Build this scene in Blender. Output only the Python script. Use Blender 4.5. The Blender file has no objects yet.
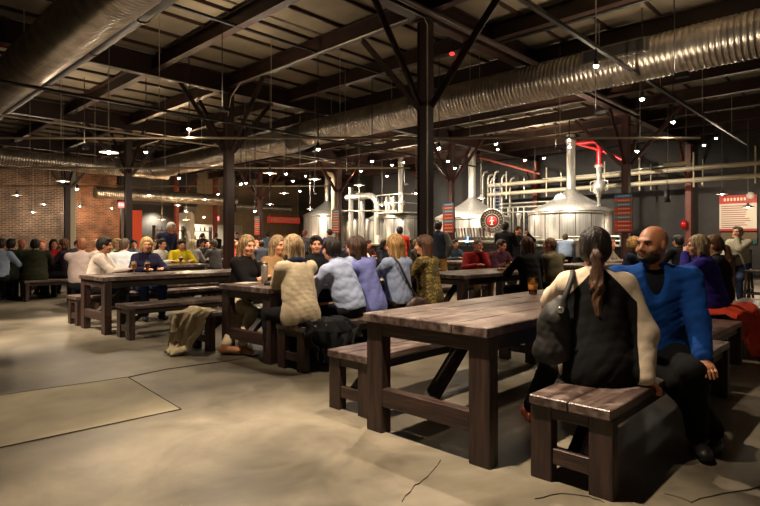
import bpy, math, random
import numpy as np
from mathutils import Vector, Matrix
random.seed(7); rng = np.random.default_rng(7)
S = bpy.context.scene; COL = S.collection

# ---------------------------------------------------------------- camera, world, exposure
FPX, HY, CH = 541.0, 243.0, 1.21          # focal length in pixels, horizon row, camera height
FU, FV = 0.7211, 0.6928                   # viewing direction; the hall's long axis runs along +Y
cam_d = bpy.data.cameras.new('camera'); cam = bpy.data.objects.new('camera', cam_d); COL.objects.link(cam)
cam_d.sensor_width = 36; cam_d.lens = FPX / 760 * 36; cam_d.shift_y = -10 / 760; cam_d.clip_start = .05
cam.location = (0, 0, CH); cam.rotation_euler = (math.pi / 2, 0, -math.atan2(FU, FV))
S.camera = cam
S.view_settings.view_transform = 'Standard'; S.view_settings.look = 'None'
S.view_settings.gamma = 1; S.view_settings.use_curve_mapping = False
S.view_settings.exposure = 0.85
w = bpy.data.worlds.new('world'); S.world = w; w.use_nodes = True
w.node_tree.nodes['Background'].inputs[0].default_value = (1.0, .80, .60, 1)
w.node_tree.nodes['Background'].inputs[1].default_value = 0.07
LAMP = (1.0, .80, .58)
def spot(name, loc, aim, power, angle=80, blend=.6, r=.05, color=LAMP, parent=None):
    d = bpy.data.lights.new(name, 'SPOT'); d.energy = power; d.spot_size = math.radians(angle)
    d.spot_blend = blend; d.shadow_soft_size = r; d.color = color
    o = bpy.data.objects.new(name, d); COL.objects.link(o); o.location = loc
    o.rotation_euler = (Vector(aim) - Vector(loc)).to_track_quat('-Z', 'Y').to_euler()
    if parent: o.parent = parent
    return o
# track heads out of view over the foreground, plus spots added to brighten people
FORE = [((3.9, 3.3, 3.9), (3.5, 2.1, .7), 400, 60), ((1.7, 1.9, 3.9), (1.9, 2.1, 0), 900, 58), ((.6, 4.6, 3.9), (.9, 4.6, 0), 150, 62), ((5.4, 3.4, 3.9), (6.7, 1.6, .8), 170, 46), ((1.9, 4.2, 3.8), (3.9, 4.7, .95), 460, 44),
        ((.6, 9.8, 4.0), (1.7, 8.6, 0), 1250, 48), ((-.2, 6.2, 3.9), (3.2, 8.6, .9), 600, 42), ((4.7, 2.9, 3.9), (4.4, 4.8, .9), 300, 60),
        ((4.2, 8.2, 3.9), (3.9, 9.6, .9), 380, 70), ((1.9, 1.6, 3.7), (3.6, 1.2, .9), 130, 30), ((3.9, 6.6, 3.8), (3.5, 5.2, .9), 160, 75)]
for i, (l, a, p, g) in enumerate(FORE): spot('track_and_fill_spot', l, a, p, g)

# ---------------------------------------------------------------- picture <-> place helpers
def cw(X, Z): return (.6928 * X + .7211 * Z, -.7211 * X + .6928 * Z)
def at_v(x, v):                            # u where the line y=v is seen at column x
    r = (x - 380) / FPX; return v * (.7211 + .6928 * r) / (.6928 - .7211 * r)
def at_u(x, u):
    r = (x - 380) / FPX; return u * (.6928 - .7211 * r) / (.7211 + .6928 * r)
def depth(u, v): return .7211 * u + .6928 * v
def hgt(y, u, v): return CH + (HY - y) / FPX * depth(u, v)
def at_h(x, y, h):                         # point at height h seen at (x, y)
    Z = (CH - h) * FPX / (y - HY); return cw((x - 380) / FPX * Z, Z)
def at_Z(x, y, Z):
    u, v = cw((x - 380) / FPX * Z, Z); return (u, v, CH + (HY - y) / FPX * Z)

# ---------------------------------------------------------------- materials
def lin(h):
    h = h.lstrip('#'); c = [int(h[i:i + 2], 16) / 255 for i in (0, 2, 4)]
    return tuple([(x / 12.92 if x <= .04045 else ((x + .055) / 1.055) ** 2.4) for x in c] + [1])
MATS = {}
def mat(name, color, rough=.6, metal=0, emit=0, noise=0, nscale=8, stretch=(1, 1, 1), bump=0, bscale=40, color2=None, spec=None, alpha=None, trans=0, bstretch=None):
    if name in MATS: return MATS[name]
    m = bpy.data.materials.new(name); m.use_nodes = True; nt = m.node_tree; b = nt.nodes['Principled BSDF']
    c = lin(color) if isinstance(color, str) else tuple(color)
    b.inputs['Base Color'].default_value = c; b.inputs['Roughness'].default_value = rough; b.inputs['Metallic'].default_value = metal
    if spec is not None: b.inputs['Specular IOR Level'].default_value = spec
    if trans: b.inputs['Transmission Weight'].default_value = trans
    if alpha is not None: b.inputs['Alpha'].default_value = alpha
    if emit: b.inputs['Emission Color'].default_value = c; b.inputs['Emission Strength'].default_value = emit
    if noise or bump:
        tc = nt.nodes.new('ShaderNodeTexCoord')
        def noi(sc, st, det=5):
            mp = nt.nodes.new('ShaderNodeMapping'); mp.inputs['Scale'].default_value = st
            nt.links.new(tc.outputs['Object'], mp.inputs[0])
            n = nt.nodes.new('ShaderNodeTexNoise'); n.inputs['Scale'].default_value = sc; n.inputs['Detail'].default_value = det
            nt.links.new(mp.outputs[0], n.inputs['Vector']); return n
        if noise:
            n = noi(nscale, stretch)
            cr = nt.nodes.new('ShaderNodeValToRGB'); cr.color_ramp.elements[0].position = .35; cr.color_ramp.elements[1].position = .68
            c2 = lin(color2) if color2 else tuple([min(1, x * (1 + noise)) for x in c[:3]] + [1])
            c1 = c if color2 else tuple([x * (1 - noise) for x in c[:3]] + [1])
            cr.color_ramp.elements[0].color = c1; cr.color_ramp.elements[1].color = c2
            nt.links.new(n.outputs['Fac'], cr.inputs[0]); nt.links.new(cr.outputs[0], b.inputs['Base Color'])
        if bump:
            n2 = noi(bscale, bstretch or stretch)
            bp = nt.nodes.new('ShaderNodeBump'); bp.inputs['Strength'].default_value = bump; bp.inputs['Distance'].default_value = .01
            nt.links.new(n2.outputs['Fac'], bp.inputs['Height']); nt.links.new(bp.outputs[0], b.inputs['Normal'])
    MATS[name] = m; return m
def fabric(hexc, rough=.92): return mat('fabric_' + hexc, hexc, rough, spec=.2, noise=.12, nscale=14, bump=.25, bscale=120)
def skinm(hexc='#c98d6e'): return mat('skin_' + hexc, hexc, .5, noise=.06, nscale=20)
def hairm(hexc): return mat('hair_' + hexc, hexc, .5, noise=.5, nscale=60, stretch=(1, 1, .1), bump=1.0, bscale=110, spec=.35)
WX = lambda: mat('wood_along', '#150d0a', .42, noise=1, nscale=3.2, stretch=(.9, 9, 9), color2='#2f211b', bump=.35, bscale=10)
WZ = lambda: mat('wood_upright', '#190f0c', .5, noise=1, nscale=3.2, stretch=(9, 9, .9), color2='#3c2720', bump=.35, bscale=10)
WY = lambda: mat('wood_across', '#190f0c', .5, noise=1, nscale=3.2, stretch=(9, .9, 9), color2='#3c2720', bump=.35, bscale=10)
def top_wood():
    if 'wood_top' in MATS: return MATS['wood_top']
    m = mat('wood_top', '#2a1f1b', .32, noise=1, nscale=2.6, stretch=(.8, 8, 8), color2='#5c4c46', bump=.35, bscale=9)
    nt = m.node_tree; b = nt.nodes['Principled BSDF']       # worn pale scuffs in patches
    ramp = [n for n in nt.nodes if n.type == 'VALTORGB'][0]; tc = [n for n in nt.nodes if n.type == 'TEX_COORD'][0]
    n = nt.nodes.new('ShaderNodeTexNoise'); n.inputs['Scale'].default_value = 5.5; n.inputs['Detail'].default_value = 10; n.inputs['Distortion'].default_value = 1.2
    nt.links.new(tc.outputs['Object'], n.inputs['Vector'])
    r2 = nt.nodes.new('ShaderNodeValToRGB'); r2.color_ramp.elements[0].position = .48; r2.color_ramp.elements[1].position = .7
    nt.links.new(n.outputs['Fac'], r2.inputs[0])
    mx = nt.nodes.new('ShaderNodeMix'); mx.data_type = 'RGBA'
    nt.links.new(r2.outputs[0], mx.inputs[0]); nt.links.new(ramp.outputs[0], mx.inputs[6]); mx.inputs[7].default_value = lin('#83756e')
    nt.links.new(mx.outputs[2], b.inputs['Base Color']); return m

# ---------------------------------------------------------------- mesh builder
class MB:
    def __init__(s): s.v = []; s.f = []; s.m = []; s.sm = []
    def add(s, vs, fs, mi=0, smooth=False):
        n = len(s.v); s.v += [tuple(p) for p in vs]; s.f += [tuple(i + n for i in f) for f in fs]
        s.m += [mi] * len(fs); s.sm += [smooth] * len(fs); return s
    def box(s, lo, hi, mi=0, M=None, bev=0.0):
        (x0, y0, z0), (x1, y1, z1) = lo, hi
        if bev <= 0:
            vs = [(x0, y0, z0), (x1, y0, z0), (x1, y1, z0), (x0, y1, z0), (x0, y0, z1), (x1, y0, z1), (x1, y1, z1), (x0, y1, z1)]
            fs = [(0, 3, 2, 1), (4, 5, 6, 7), (0, 1, 5, 4), (1, 2, 6, 5), (2, 3, 7, 6), (3, 0, 4, 7)]
        else:
            c = [(x0, x1), (y0, y1), (z0, z1)]; vs = []; key = {}
            for i in range(8):
                b3 = (i & 1, i >> 1 & 1, i >> 2 & 1)
                for ax in range(3):
                    p = []
                    for k in range(3):
                        q = c[k][b3[k]]; p.append(q if k == ax else q + (bev if b3[k] == 0 else -bev))
                    key[(i, ax)] = len(vs); vs.append(tuple(p))
            fs = []
            ce = Vector(((x0 + x1) / 2, (y0 + y1) / 2, (z0 + z1) / 2))
            def face(l):
                P = [Vector(vs[i]) for i in l]; n = (P[1] - P[0]).cross(P[2] - P[0]); mid = sum(P, Vector()) / len(P)
                fs.append(tuple(l) if n.dot(mid - ce) > 0 else tuple(reversed(l)))
            for ax in range(3):
                o = [k for k in range(3) if k != ax]
                for sd in (0, 1):
                    ids = [(sd << ax) | (a << o[0]) | (b << o[1]) for a, b in ((0, 0), (1, 0), (1, 1), (0, 1))]
                    face([key[(i, ax)] for i in ids])
            for i in range(8): face([key[(i, 0)], key[(i, 1)], key[(i, 2)]])
            for i in range(8):
                for ax in range(3):
                    j = i ^ (1 << ax)
                    if j > i:
                        o = [k for k in range(3) if k != ax]
                        face([key[(i, o[0])], key[(j, o[0])], key[(j, o[1])], key[(i, o[1])]])
        if M is not None: vs = [M @ Vector(p) for p in vs]
        return s.add(vs, fs, mi)
    def beam(s, a, b, wd, ht, mi=0, bev=0, up=(0, 0, 1)):     # box from a to b, width wd, height ht
        a, b = Vector(a), Vector(b); d = b - a; L = d.length; d.normalize()
        u = Vector(up)
        if abs(d.dot(u)) > .99: u = Vector((1, 0, 0))
        sd = d.cross(u).normalized(); u2 = sd.cross(d)
        M = Matrix(((d.x, sd.x, u2.x, a.x), (d.y, sd.y, u2.y, a.y), (d.z, sd.z, u2.z, a.z), (0, 0, 0, 1)))
        # d x sd = -u2 -> keep it right handed
        M = Matrix(((d.x, -sd.x, u2.x, a.x), (d.y, -sd.y, u2.y, a.y), (d.z, -sd.z, u2.z, a.z), (0, 0, 0, 1)))
        return s.box((0, -wd / 2, -ht / 2), (L, wd / 2, ht / 2), mi, M, bev)
    def ibeam(s, a, b, wd, ht, t=.02, mi=0):
        a, b = Vector(a), Vector(b); z = Vector((0, 0, 1))
        d = (b - a).normalized(); up = z if abs(d.z) < .9 else Vector((1, 0, 0))
        sd = d.cross(up).normalized(); u2 = sd.cross(d)
        s.beam(a + u2 * (ht / 2 - t / 2), b + u2 * (ht / 2 - t / 2), wd, t, mi, up=up)
        s.beam(a - u2 * (ht / 2 - t / 2), b - u2 * (ht / 2 - t / 2), wd, t, mi, up=up)
        s.beam(a, b, t, ht - 2 * t, mi, up=up); return s
    def tube(s, pts, r, n=10, mi=0, caps=True, smooth=True):
        P = [Vector(p) for p in pts]; R = r if isinstance(r, (list, tuple)) else [r] * len(P)
        vs, fs = [], []; prev = None
        for i, p in enumerate(P):
            t = (P[min(i + 1, len(P) - 1)] - P[max(i - 1, 0)]).normalized()
            if prev is None: ref = Vector((0, 0, 1)) if abs(t.z) < .9 else Vector((1, 0, 0)); x = t.cross(ref).normalized()
            else: x = (prev - t * prev.dot(t)).normalized()
            prev = x; y = t.cross(x)
            for k in range(n):
                a = 2 * math.pi * k / n; vs.append(p + (x * math.cos(a) + y * math.sin(a)) * R[i])
        for i in range(len(P) - 1):
            for k in range(n):
                k2 = (k + 1) % n; fs.append((i * n + k, i * n + k2, (i + 1) * n + k2, (i + 1) * n + k))
        s.add(vs, fs, mi, smooth)
        if caps:
            s.add(vs[:n], [tuple(reversed(range(n)))], mi); s.add(vs[-n:], [tuple(range(n))], mi)
        return s
    def lathe(s, prof, n=32, c=(0, 0, 0), mi=0, smooth=True, M=None, a0=0, a1=None):
        vs, fs = [], []; full = a1 is None; a1 = 2 * math.pi if full else a1; cols = n if full else n + 1
        for (r, z) in prof:
            for k in range(cols):
                a = a0 + (a1 - a0) * k / n; p = Vector((r * math.cos(a), r * math.sin(a), z))
                if M is not None: p = M @ p
                vs.append(p + Vector(c))
        for i in range(len(prof) - 1):
            for k in range(n):
                k2 = (k + 1) % cols; fs.append((i * cols + k, i * cols + k2, (i + 1) * cols + k2, (i + 1) * cols + k))
        return s.add(vs, fs, mi, smooth)
    def build(s, name, ms, parent=None):
        me = bpy.data.meshes.new(name); me.from_pydata(s.v, [], s.f)
        if not isinstance(ms, (list, tuple)): ms = [ms]
        for m in ms: me.materials.append(m)
        me.polygons.foreach_set('material_index', s.m); me.polygons.foreach_set('use_smooth', s.sm); me.update()
        o = bpy.data.objects.new(name, me); COL.objects.link(o)
        if parent: o.parent = parent
        return o
def tag(o, label=None, cat=None, group=None, kind=None):
    if label: o['label'] = label
    if cat: o['category'] = cat
    if group: o['group'] = group
    if kind: o['kind'] = kind
    return o
def empty(name, loc=(0, 0, 0), rz=0):
    o = bpy.data.objects.new(name, None); COL.objects.link(o); o.location = loc; o.rotation_euler = (0, 0, rz); o.empty_display_size = .1
    return o
CH_ = {}
def copy_tree(o, parent=None):
    c = o.copy(); COL.objects.link(c); c.parent = parent
    for ch in [x for x in COL.objects if x.parent is o]: copy_tree(ch, c)
    return c
def struct(o): o['kind'] = 'structure'; return o
RZ = lambda a: Matrix.Rotation(a, 4, 'Z')
# ================================================================ setting
CEIL = 5.32; U0 = 22.5; V1 = 29.2
floor_m = mat('concrete', '#4c4639', .36, noise=1, nscale=.7, color2='#8c8373', bump=.05, bscale=6)
def dress_floor(m, patches=True):
    nt = m.node_tree; b = nt.nodes['Principled BSDF']; ramp = [n for n in nt.nodes if n.type == 'VALTORGB'][0]
    tc = [n for n in nt.nodes if n.type == 'TEX_COORD'][0]
    n = nt.nodes.new('ShaderNodeTexNoise'); n.inputs['Scale'].default_value = 1.5; n.inputs['Detail'].default_value = 14; n.inputs['Roughness'].default_value = .78; n.inputs['Distortion'].default_value = .6
    nt.links.new(tc.outputs['Object'], n.inputs['Vector'])
    r = nt.nodes.new('ShaderNodeMapRange'); r.inputs[1].default_value = .3; r.inputs[2].default_value = .7; r.inputs[3].default_value = .5; r.inputs[4].default_value = 1.42
    nt.links.new(n.outputs['Fac'], r.inputs[0])
    mx = nt.nodes.new('ShaderNodeMix'); mx.data_type = 'RGBA'; mx.blend_type = 'MULTIPLY'; mx.inputs[0].default_value = 1
    nt.links.new(ramp.outputs[0], mx.inputs[6]); nt.links.new(r.outputs[0], mx.inputs[7]); nt.links.new(mx.outputs[2], b.inputs['Base Color'])
    rr = nt.nodes.new('ShaderNodeMapRange'); rr.inputs[3].default_value = .22; rr.inputs[4].default_value = .6
    nt.links.new(n.outputs['Fac'], rr.inputs[0]); nt.links.new(rr.outputs[0], b.inputs['Roughness'])
dress_floor(floor_m)
struct(MB().box((-9, -7, -.1), (U0 + .3, V1 + 8, 0)).build('floor', floor_m))
patch_m = mat('patched_concrete', '#837a63', .6, noise=1, nscale=2.5, color2='#a0967c', bump=.12, bscale=30)
groove = mat('saw_joint', '#3a332a', .9); crack_m = mat('crack_grey', '#544c40', .9)
# repaired slab: a lighter rectangle with saw-cut joints round it
c0, c1, c2, c3 = at_h(128, 377.5, 0), at_h(181, 409.5, 0), at_h(0, 448, 0), at_h(0, 395.5, 0)
c2 = (c2[0] - (c1[0] - c2[0]) * .5, c2[1] - (c1[1] - c2[1]) * .5); c3 = (c3[0] - (c0[0] - c3[0]) * .5, c3[1] - (c0[1] - c3[1]) * .5)
quad = [c0, c3, c2, c1]
struct(MB().add([(x, y, .0035) for x, y in quad] + [(x, y, -.02) for x, y in quad], [(0, 1, 2, 3), (0, 4, 5, 1), (1, 5, 6, 2), (2, 6, 7, 3), (3, 7, 4, 0)]).build('floor_patch', patch_m))
def joint(pts, wd=.012):
    m = MB()
    for a, b in zip(pts[:-1], pts[1:]): m.beam((a[0], a[1], .002), (b[0], b[1], .002), wd, .008)
    return struct(m.build('floor_joint', groove))
joint([c3, c0], .009); joint([c0, c1], .008); joint([c1, c2], .006)
joint([c0, at_h(166, 369.5, 0), at_h(228, 361, 0), at_h(300, 348, 0)], .009)
def crack(px, wd=.006):
    P = [at_h(x, y, 0) for x, y in px]; Q = []
    for a, b in zip(P[:-1], P[1:]):
        for t in (0, .35, .7): Q.append((a[0] + (b[0] - a[0]) * t + random.uniform(-.008, .008), a[1] + (b[1] - a[1]) * t + random.uniform(-.008, .008)))
    Q.append(P[-1]); o = joint(Q, wd * .7); o.name = 'floor_crack'; o.data.materials[0] = crack_m; return o
crack([(440, 460), (428, 477), (415, 486), (402, 502)], .004)
crack([(664, 494), (690, 502), (722, 494), (760, 487), (790, 480)], .005)
crack([(535, 500), (560, 494), (590, 497), (604, 503)], .003)

brick_m = bpy.data.materials.new('red_brick'); brick_m.use_nodes = True
def bricks(m, c1, c2, mort, sx=1.0):
    nt = m.node_tree; b = nt.nodes['Principled BSDF']; tc = nt.nodes.new('ShaderNodeTexCoord')
    mp = nt.nodes.new('ShaderNodeMapping'); mp.inputs['Rotation'].default_value = (math.pi / 2, 0, 0)
    nt.links.new(tc.outputs['Object'], mp.inputs[0])
    br = nt.nodes.new('ShaderNodeTexBrick'); br.inputs['Scale'].default_value = 1; br.inputs['Brick Width'].default_value = .26; br.inputs['Row Height'].default_value = .085
    br.inputs['Mortar Size'].default_value = .012; br.inputs['Color1'].default_value = lin(c1); br.inputs['Color2'].default_value = lin(c2); br.inputs['Mortar'].default_value = lin(mort)
    nt.links.new(mp.outputs[0], br.inputs['Vector'])
    n = nt.nodes.new('ShaderNodeTexNoise'); n.inputs['Scale'].default_value = 1.4; n.inputs['Detail'].default_value = 8; nt.links.new(tc.outputs['Object'], n.inputs['Vector'])
    r = nt.nodes.new('ShaderNodeMapRange'); r.inputs[1].default_value = .3; r.inputs[2].default_value = .7; r.inputs[3].default_value = .45; r.inputs[4].default_value = 1.5; nt.links.new(n.outputs['Fac'], r.inputs[0])
    mx = nt.nodes.new('ShaderNodeMix'); mx.data_type = 'RGBA'; mx.blend_type = 'MULTIPLY'; mx.inputs[0].default_value = 1
    nt.links.new(br.outputs[0], mx.inputs[6]); nt.links.new(r.outputs[0], mx.inputs[7]); nt.links.new(mx.outputs[2], b.inputs['Base Color']); b.inputs['Roughness'].default_value = .9
bricks(brick_m, '#554036', '#2e2520', '#75685a')
warm_brick = bpy.data.materials.new('warm_brick'); warm_brick.use_nodes = True; bricks(warm_brick, '#7a5038', '#55372a', '#7d624a')
dark_wall = mat('dark_paint', '#322f2c', .8, noise=.15, nscale=3)
tan_wall = mat('tan_paint', '#7d7058', .8, noise=.1, nscale=3)
black_p = mat('black_paint', '#15120f', .6)
uw = lambda x: at_v(x, V1)
W = lambda lo, hi, m, name: struct(MB().box(lo, hi).build(name, m))
# wall across the far left: brick, warm brick, dark doorway, orange panel, service hatch, tan wall
W((-9, V1, 0), (uw(77), V1 + .3, CEIL), brick_m, 'wall_left')
W((uw(77), V1, 0), (uw(119), V1 + .3, CEIL), warm_brick, 'wall_left_warm')
W((uw(119), V1 + 2, 0), (uw(200), V1 + 2.3, CEIL), dark_wall, 'wall_passage')
W((uw(119) - .1, V1, 3.3), (uw(197), V1 + .3, CEIL), dark_wall, 'wall_lintel')
W((uw(150) - 1.3, V1 + .9, 0), (uw(150) - .05, V1 + 1.1, 3.0), mat('orange_paint', '#c2441e', .6), 'wall_orange')
uh0, uh1 = uw(197), uw(242)
W((uh0, V1, 0), (uh1, V1 + .3, 1.05), tan_wall, 'wall_hatch_below')
W((uh0, V1, 2.3), (uh1, V1 + .3, CEIL), tan_wall, 'wall_hatch_above')
W((uh1, V1, 0), (U0 + .3, V1 + .3, CEIL), tan_wall, 'wall_tan')
W((uh0 - 2, V1 + 3, 0), (uh1 + 2, V1 + 3.2, CEIL), mat('kitchen_white', '#cfc8ba', .6), 'wall_kitchen')
W((uh0 - .1, V1 + .3, 2.9), (uh1 + .1, V1 + 3, 3.0), mat('kitchen_white', '#cfc8ba', .6), 'ceiling_kitchen')
W((uh0 - .2, V1 + .3, 0), (uh0, V1 + 3, 3), mat('kitchen_white', '#cfc8ba', .6), 'wall_kitchen_side')
# dark wall behind the tanks
W((U0, -7, 0), (U0 + .3, V1, CEIL), dark_wall, 'wall_back')
W((-9.3, -7, 0), (-9, V1, CEIL), dark_wall, 'wall_side')
# roof deck
deck = mat('roof_deck', '#6c6250', .9, noise=1, nscale=1.1, color2='#887c65', bump=.1, bscale=10)
struct(MB().box((-9.3, -7, CEIL), (U0 + .3, V1 + .3, CEIL + .1)).build('ceiling', deck))
steel = mat('brown_steel', '#2f1b14', .45, noise=.2, nscale=4)
rust = mat('lit_red_steel', '#6a2c1a', .5, noise=.2, nscale=4)  # brown column paint again, with the warm light on it put into the colour
for v in np.arange(-5, 29, .9):
    struct(MB().box((-9, v - .018, CEIL - .06), (U0, v + .018, CEIL)).build('purlin', steel))
CU = [6.9, 15.9]; CV = [-.5, 5.6, 11.7, 17.8, 23.9]
for u in np.arange(-7.5, 22, 1.8):
    struct(MB().ibeam((u, -7, CEIL - .21), (u, V1, CEIL - .21), .16, .3, .018).build('roof_joist', steel))
for v in CV + [-6.6]:
    struct(MB().ibeam((-9, v, CEIL - .28), (U0, v, CEIL - .28), .2, .44, .022).build('girder', steel))
# ---------------------------------------------------------------- columns
def column(u, v, m, label, base=True, braces=((1, 0), (-1, 0), (0, 1), (0, -1)), group='steel columns of the hall'):
    t = tag(empty('steel_column', (u, v, 0)), label, 'column', group)
    H = CEIL - .5; s = MB(); h = .095
    s.box((-h, -h, 0), (h, -h + .018, H)); s.box((-h, h - .018, 0), (h, h, H)); s.box((-.01, -h + .018, 0), (.01, h - .018, H))
    s.box((-h + .012, -h + .02, 0), (-h + .02, h - .02, H)); s.build('shaft', m, t)
    MB().box((-.17, -.17, 0), (.17, .17, .03), bev=.004).build('base_plate', m, t)
    MB().box((-.16, -.16, H - .02), (.16, .16, H)).build('cap_plate', m, t)
    for dx, dy in braces:
        b = MB(); r = 1.45 if dy else 1.2
        a = (dx * .1, dy * .1, 3.45); e = (dx * r, dy * r, H + (.04 if dx else .12)); b.beam(a, e, .09, .012); 
        up = Vector((e[0] - a[0], e[1] - a[1], e[2] - a[2])).cross(Vector((dy, -dx, 0))).normalized() * .045
        b.beam(Vector(a) + up, Vector(e) + up, .012, .09); b.build('knee_brace', m, t)
    return t
names = {(0, 1): 'nearest dark brown steel column, tall and central, between the communal tables', (0, 2): 'dark brown steel column behind the long table left of centre',
         (0, 3): 'dark brown steel column with light boxes near, left of the orange panel', (0, 4): 'dark steel column against the brick wall at far left',
         (0, 0): 'steel column beyond the right edge of the foreground bench', (1, 0): 'steel column at the right end of the bar wall',
         (1, 1): 'steel column carrying the striped beer list right of the largest tank', (1, 2): 'red-brown steel column carrying the striped beer list left of the logo tank',
         (1, 3): 'red-brown steel column with striped beer list by the far left tank', (1, 4): 'red-brown steel column with faded striped list, farthest down the bar'}
COLS = {}
for i, u in enumerate(CU):
    for j, v in enumerate(CV):
        if (i, j) in ((0, 0), (1, 0)): continue
        COLS[i, j] = column(u, v, steel if i == 0 else mat('half_lit_steel', '#45211a', .5, noise=.2), names[i, j])  # far row: same brown paint, lamplight on it put into the redder colour
for k, v in enumerate([5.6, 11.7, 17.8]):
    column(U0 - .3, v, rust, ['rust-red wall column right of the largest tank', 'rust-red wall column between the two largest tanks', 'rust-red wall column behind the middle tanks'][k], braces=((-1, 0),), group='columns along the back wall')
for x, lb in ((164, 'orange lit steel post beside the orange panel'), (202, 'orange lit steel post at the service hatch'), (111, 'black steel post by the warm brick doorway')):
    column(uw(x), V1 - 1.5, rust if x != 111 else black_p, lb, braces=((1, 0),) if x != 111 else (), group='posts before the far wall')
# conduits on the nearest column and girder
cnd = mat('conduit', '#b9b1a0', .35, metal=.7)
tag(MB().tube([(6.78, 5.46, 1.0), (6.78, 5.46, 4.7), (6.7, 5.46, 4.8), (4.2, 5.46, 4.82)], .011, 8).build('electrical_conduit', cnd), 'thin pale conduit climbing the nearest steel column', 'conduit')
tag(MB().tube([(6.7, 11.4, 4.2), (6.75, 11.35, 4.65), (6.8, 11.0, 4.93), (6.8, 5.9, 4.93)], .014, 8).build('electrical_conduit', cnd), 'thin pale conduit along the roof joist to the second column', 'conduit')
tag(MB().tube([(3.4, 11.56, 4.8), (6.7, 11.56, 4.8)], .014, 8).build('electrical_conduit', cnd), 'short pale conduit under the girder left of the second column', 'conduit')
for (x0, v0, x1, lb) in ((9.0, 5.9, 5.4, 'black iron pipe with pale fittings under the joists near the centre'),):
    tag(MB().tube([(9.0, 8.3, 4.98), (3.2, 8.3, 4.98)], .03, 10).build('iron_pipe', black_p), lb, 'pipe')
tag(MB().box((-.2, -.2, 0), (.2, .2, CEIL - .5), bev=.02).build('concrete_pillar', mat('pale_pillar', '#8f8f86', .7)), 'pale grey square pillar beside the dark column at the brick wall', 'pillar').location = (*at_Z(69.5, 243, 24)[:2], 0)
# ---------------------------------------------------------------- ducts
galv = mat('galvanised_spiral', '#b0a89c', .29, metal=.86, noise=.25, nscale=5)
galv_d = mat('galvanised_dull', '#5f594f', .4, metal=.6, noise=.2, nscale=5)
def spiral(a, b, r, name='spiral_duct', pitch=.085, n=36, m=None, parent=None):
    a, b = Vector(a), Vector(b); L = (b - a).length; d = (b - a).normalized()
    k = int(L / pitch); pts, rs = [], []
    for i in range(k):
        z = i * pitch
        for f, rr in ((0, r), (.70, r), (.78, r + .011), (.92, r + .011)): pts.append(a + d * (z + f * pitch)); rs.append(rr)
    pts.append(b); rs.append(r)
    return MB().tube(pts, rs, n).build(name, m or galv, parent)
def duct_thing(label, segs, r, hang=(), vents=()):
    t = tag(empty('spiral_duct', (0, 0, 0)), label, 'duct')
    for a, b in segs: spiral(a, b, r, 'duct_run', parent=t)
    for (p, q, rr) in hang: MB().tube([Vector(p) - (Vector(q) - Vector(p)).normalized() * .03, p, q], rr + .02, 36, caps=False).build('collar', galv_d, t)
    for (u, v, z, L) in vents:
        m = MB(); m.box((u - .09, v, z - .12), (u + .04, v + L, z + .12), 0); m.box((u - .1, v + .04, z - .09), (u - .085, v + L - .04, z + .09), 1)
        m.build('supply_grille', [galv_d, black_p], t)
    return t
d1 = duct_thing('long shiny spiral duct crossing behind the nearest column to the right', [((10.0, -3, 4.42), (10.0, 12.6, 4.42)), ((10.0, 13.2, 4.32), (10.0, 23.2, 4.32))], .36,
    [((10.0, 12.5, 4.42), (10.0, 13.25, 4.34), .37)], [(9.68, at_u(648, 9.7), 4.55, 1.1), (9.68, at_u(440, 9.7), 4.55, .9)])
for v in (1.5, 4.0, 6.6, 9.2, 11.5, 15.5, 19): MB().tube([(10.0, v, CEIL), (10.0, v, 4.75)], .008, 6).build('hanger_rod', cnd, d1)
d2 = duct_thing('short gently lit spiral duct low at the far left', [((-1, 22.8, 4.25), (10.5, 22.8, 4.25))], .3)
d3 = duct_thing('large shiny spiral duct in the top left corner', [((2.5, .8, 4.25), (2.5, 22.3, 4.25))], .35)
for v in (5.2, 8, 11): MB().tube([(2.5, v, CEIL), (2.5, v, 4.55)], .008, 6).build('hanger_rod', cnd, d3)
dk = tag(empty('round_duct'), 'matte black round duct running beside the top left spiral duct', 'duct')
MB().tube([(3.12, 1.5, 4.42), (3.12, 22.5, 4.42)], .14, 20).build('duct_run', mat('black_duct', '#1d1a18', .5), dk)
for v in (4.6, 6.2, 7.6, 9.5, 12): MB().tube([(3.12, v, 4.42), (3.12, v + .05, 4.42)], .155, 20).build('collar', mat('duct_band', '#4a2a22', .4), dk)
d4 = tag(empty('spiral_duct'), 'shiny duct in front of the hatch wall, far left of centre', 'duct')
spiral((8.5, 25.6, 4.0 - .55), (15.5, 25.6, 3.45), .26, 'duct_run', parent=d4)
d5 = tag(empty('spiral_duct'), 'bright short duct above the red merchandise sign', 'duct')
spiral((15.7, 27.5, 3.3), (20.5, 27.5, 3.3), .22, 'duct_run', parent=d5)
tag(MB().box((.9, 6.3, 4.2), (1.85, 7.3, 4.6), bev=.01).build('duct_box', galv_d), 'square duct box left of the large top-left duct', 'duct')
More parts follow.
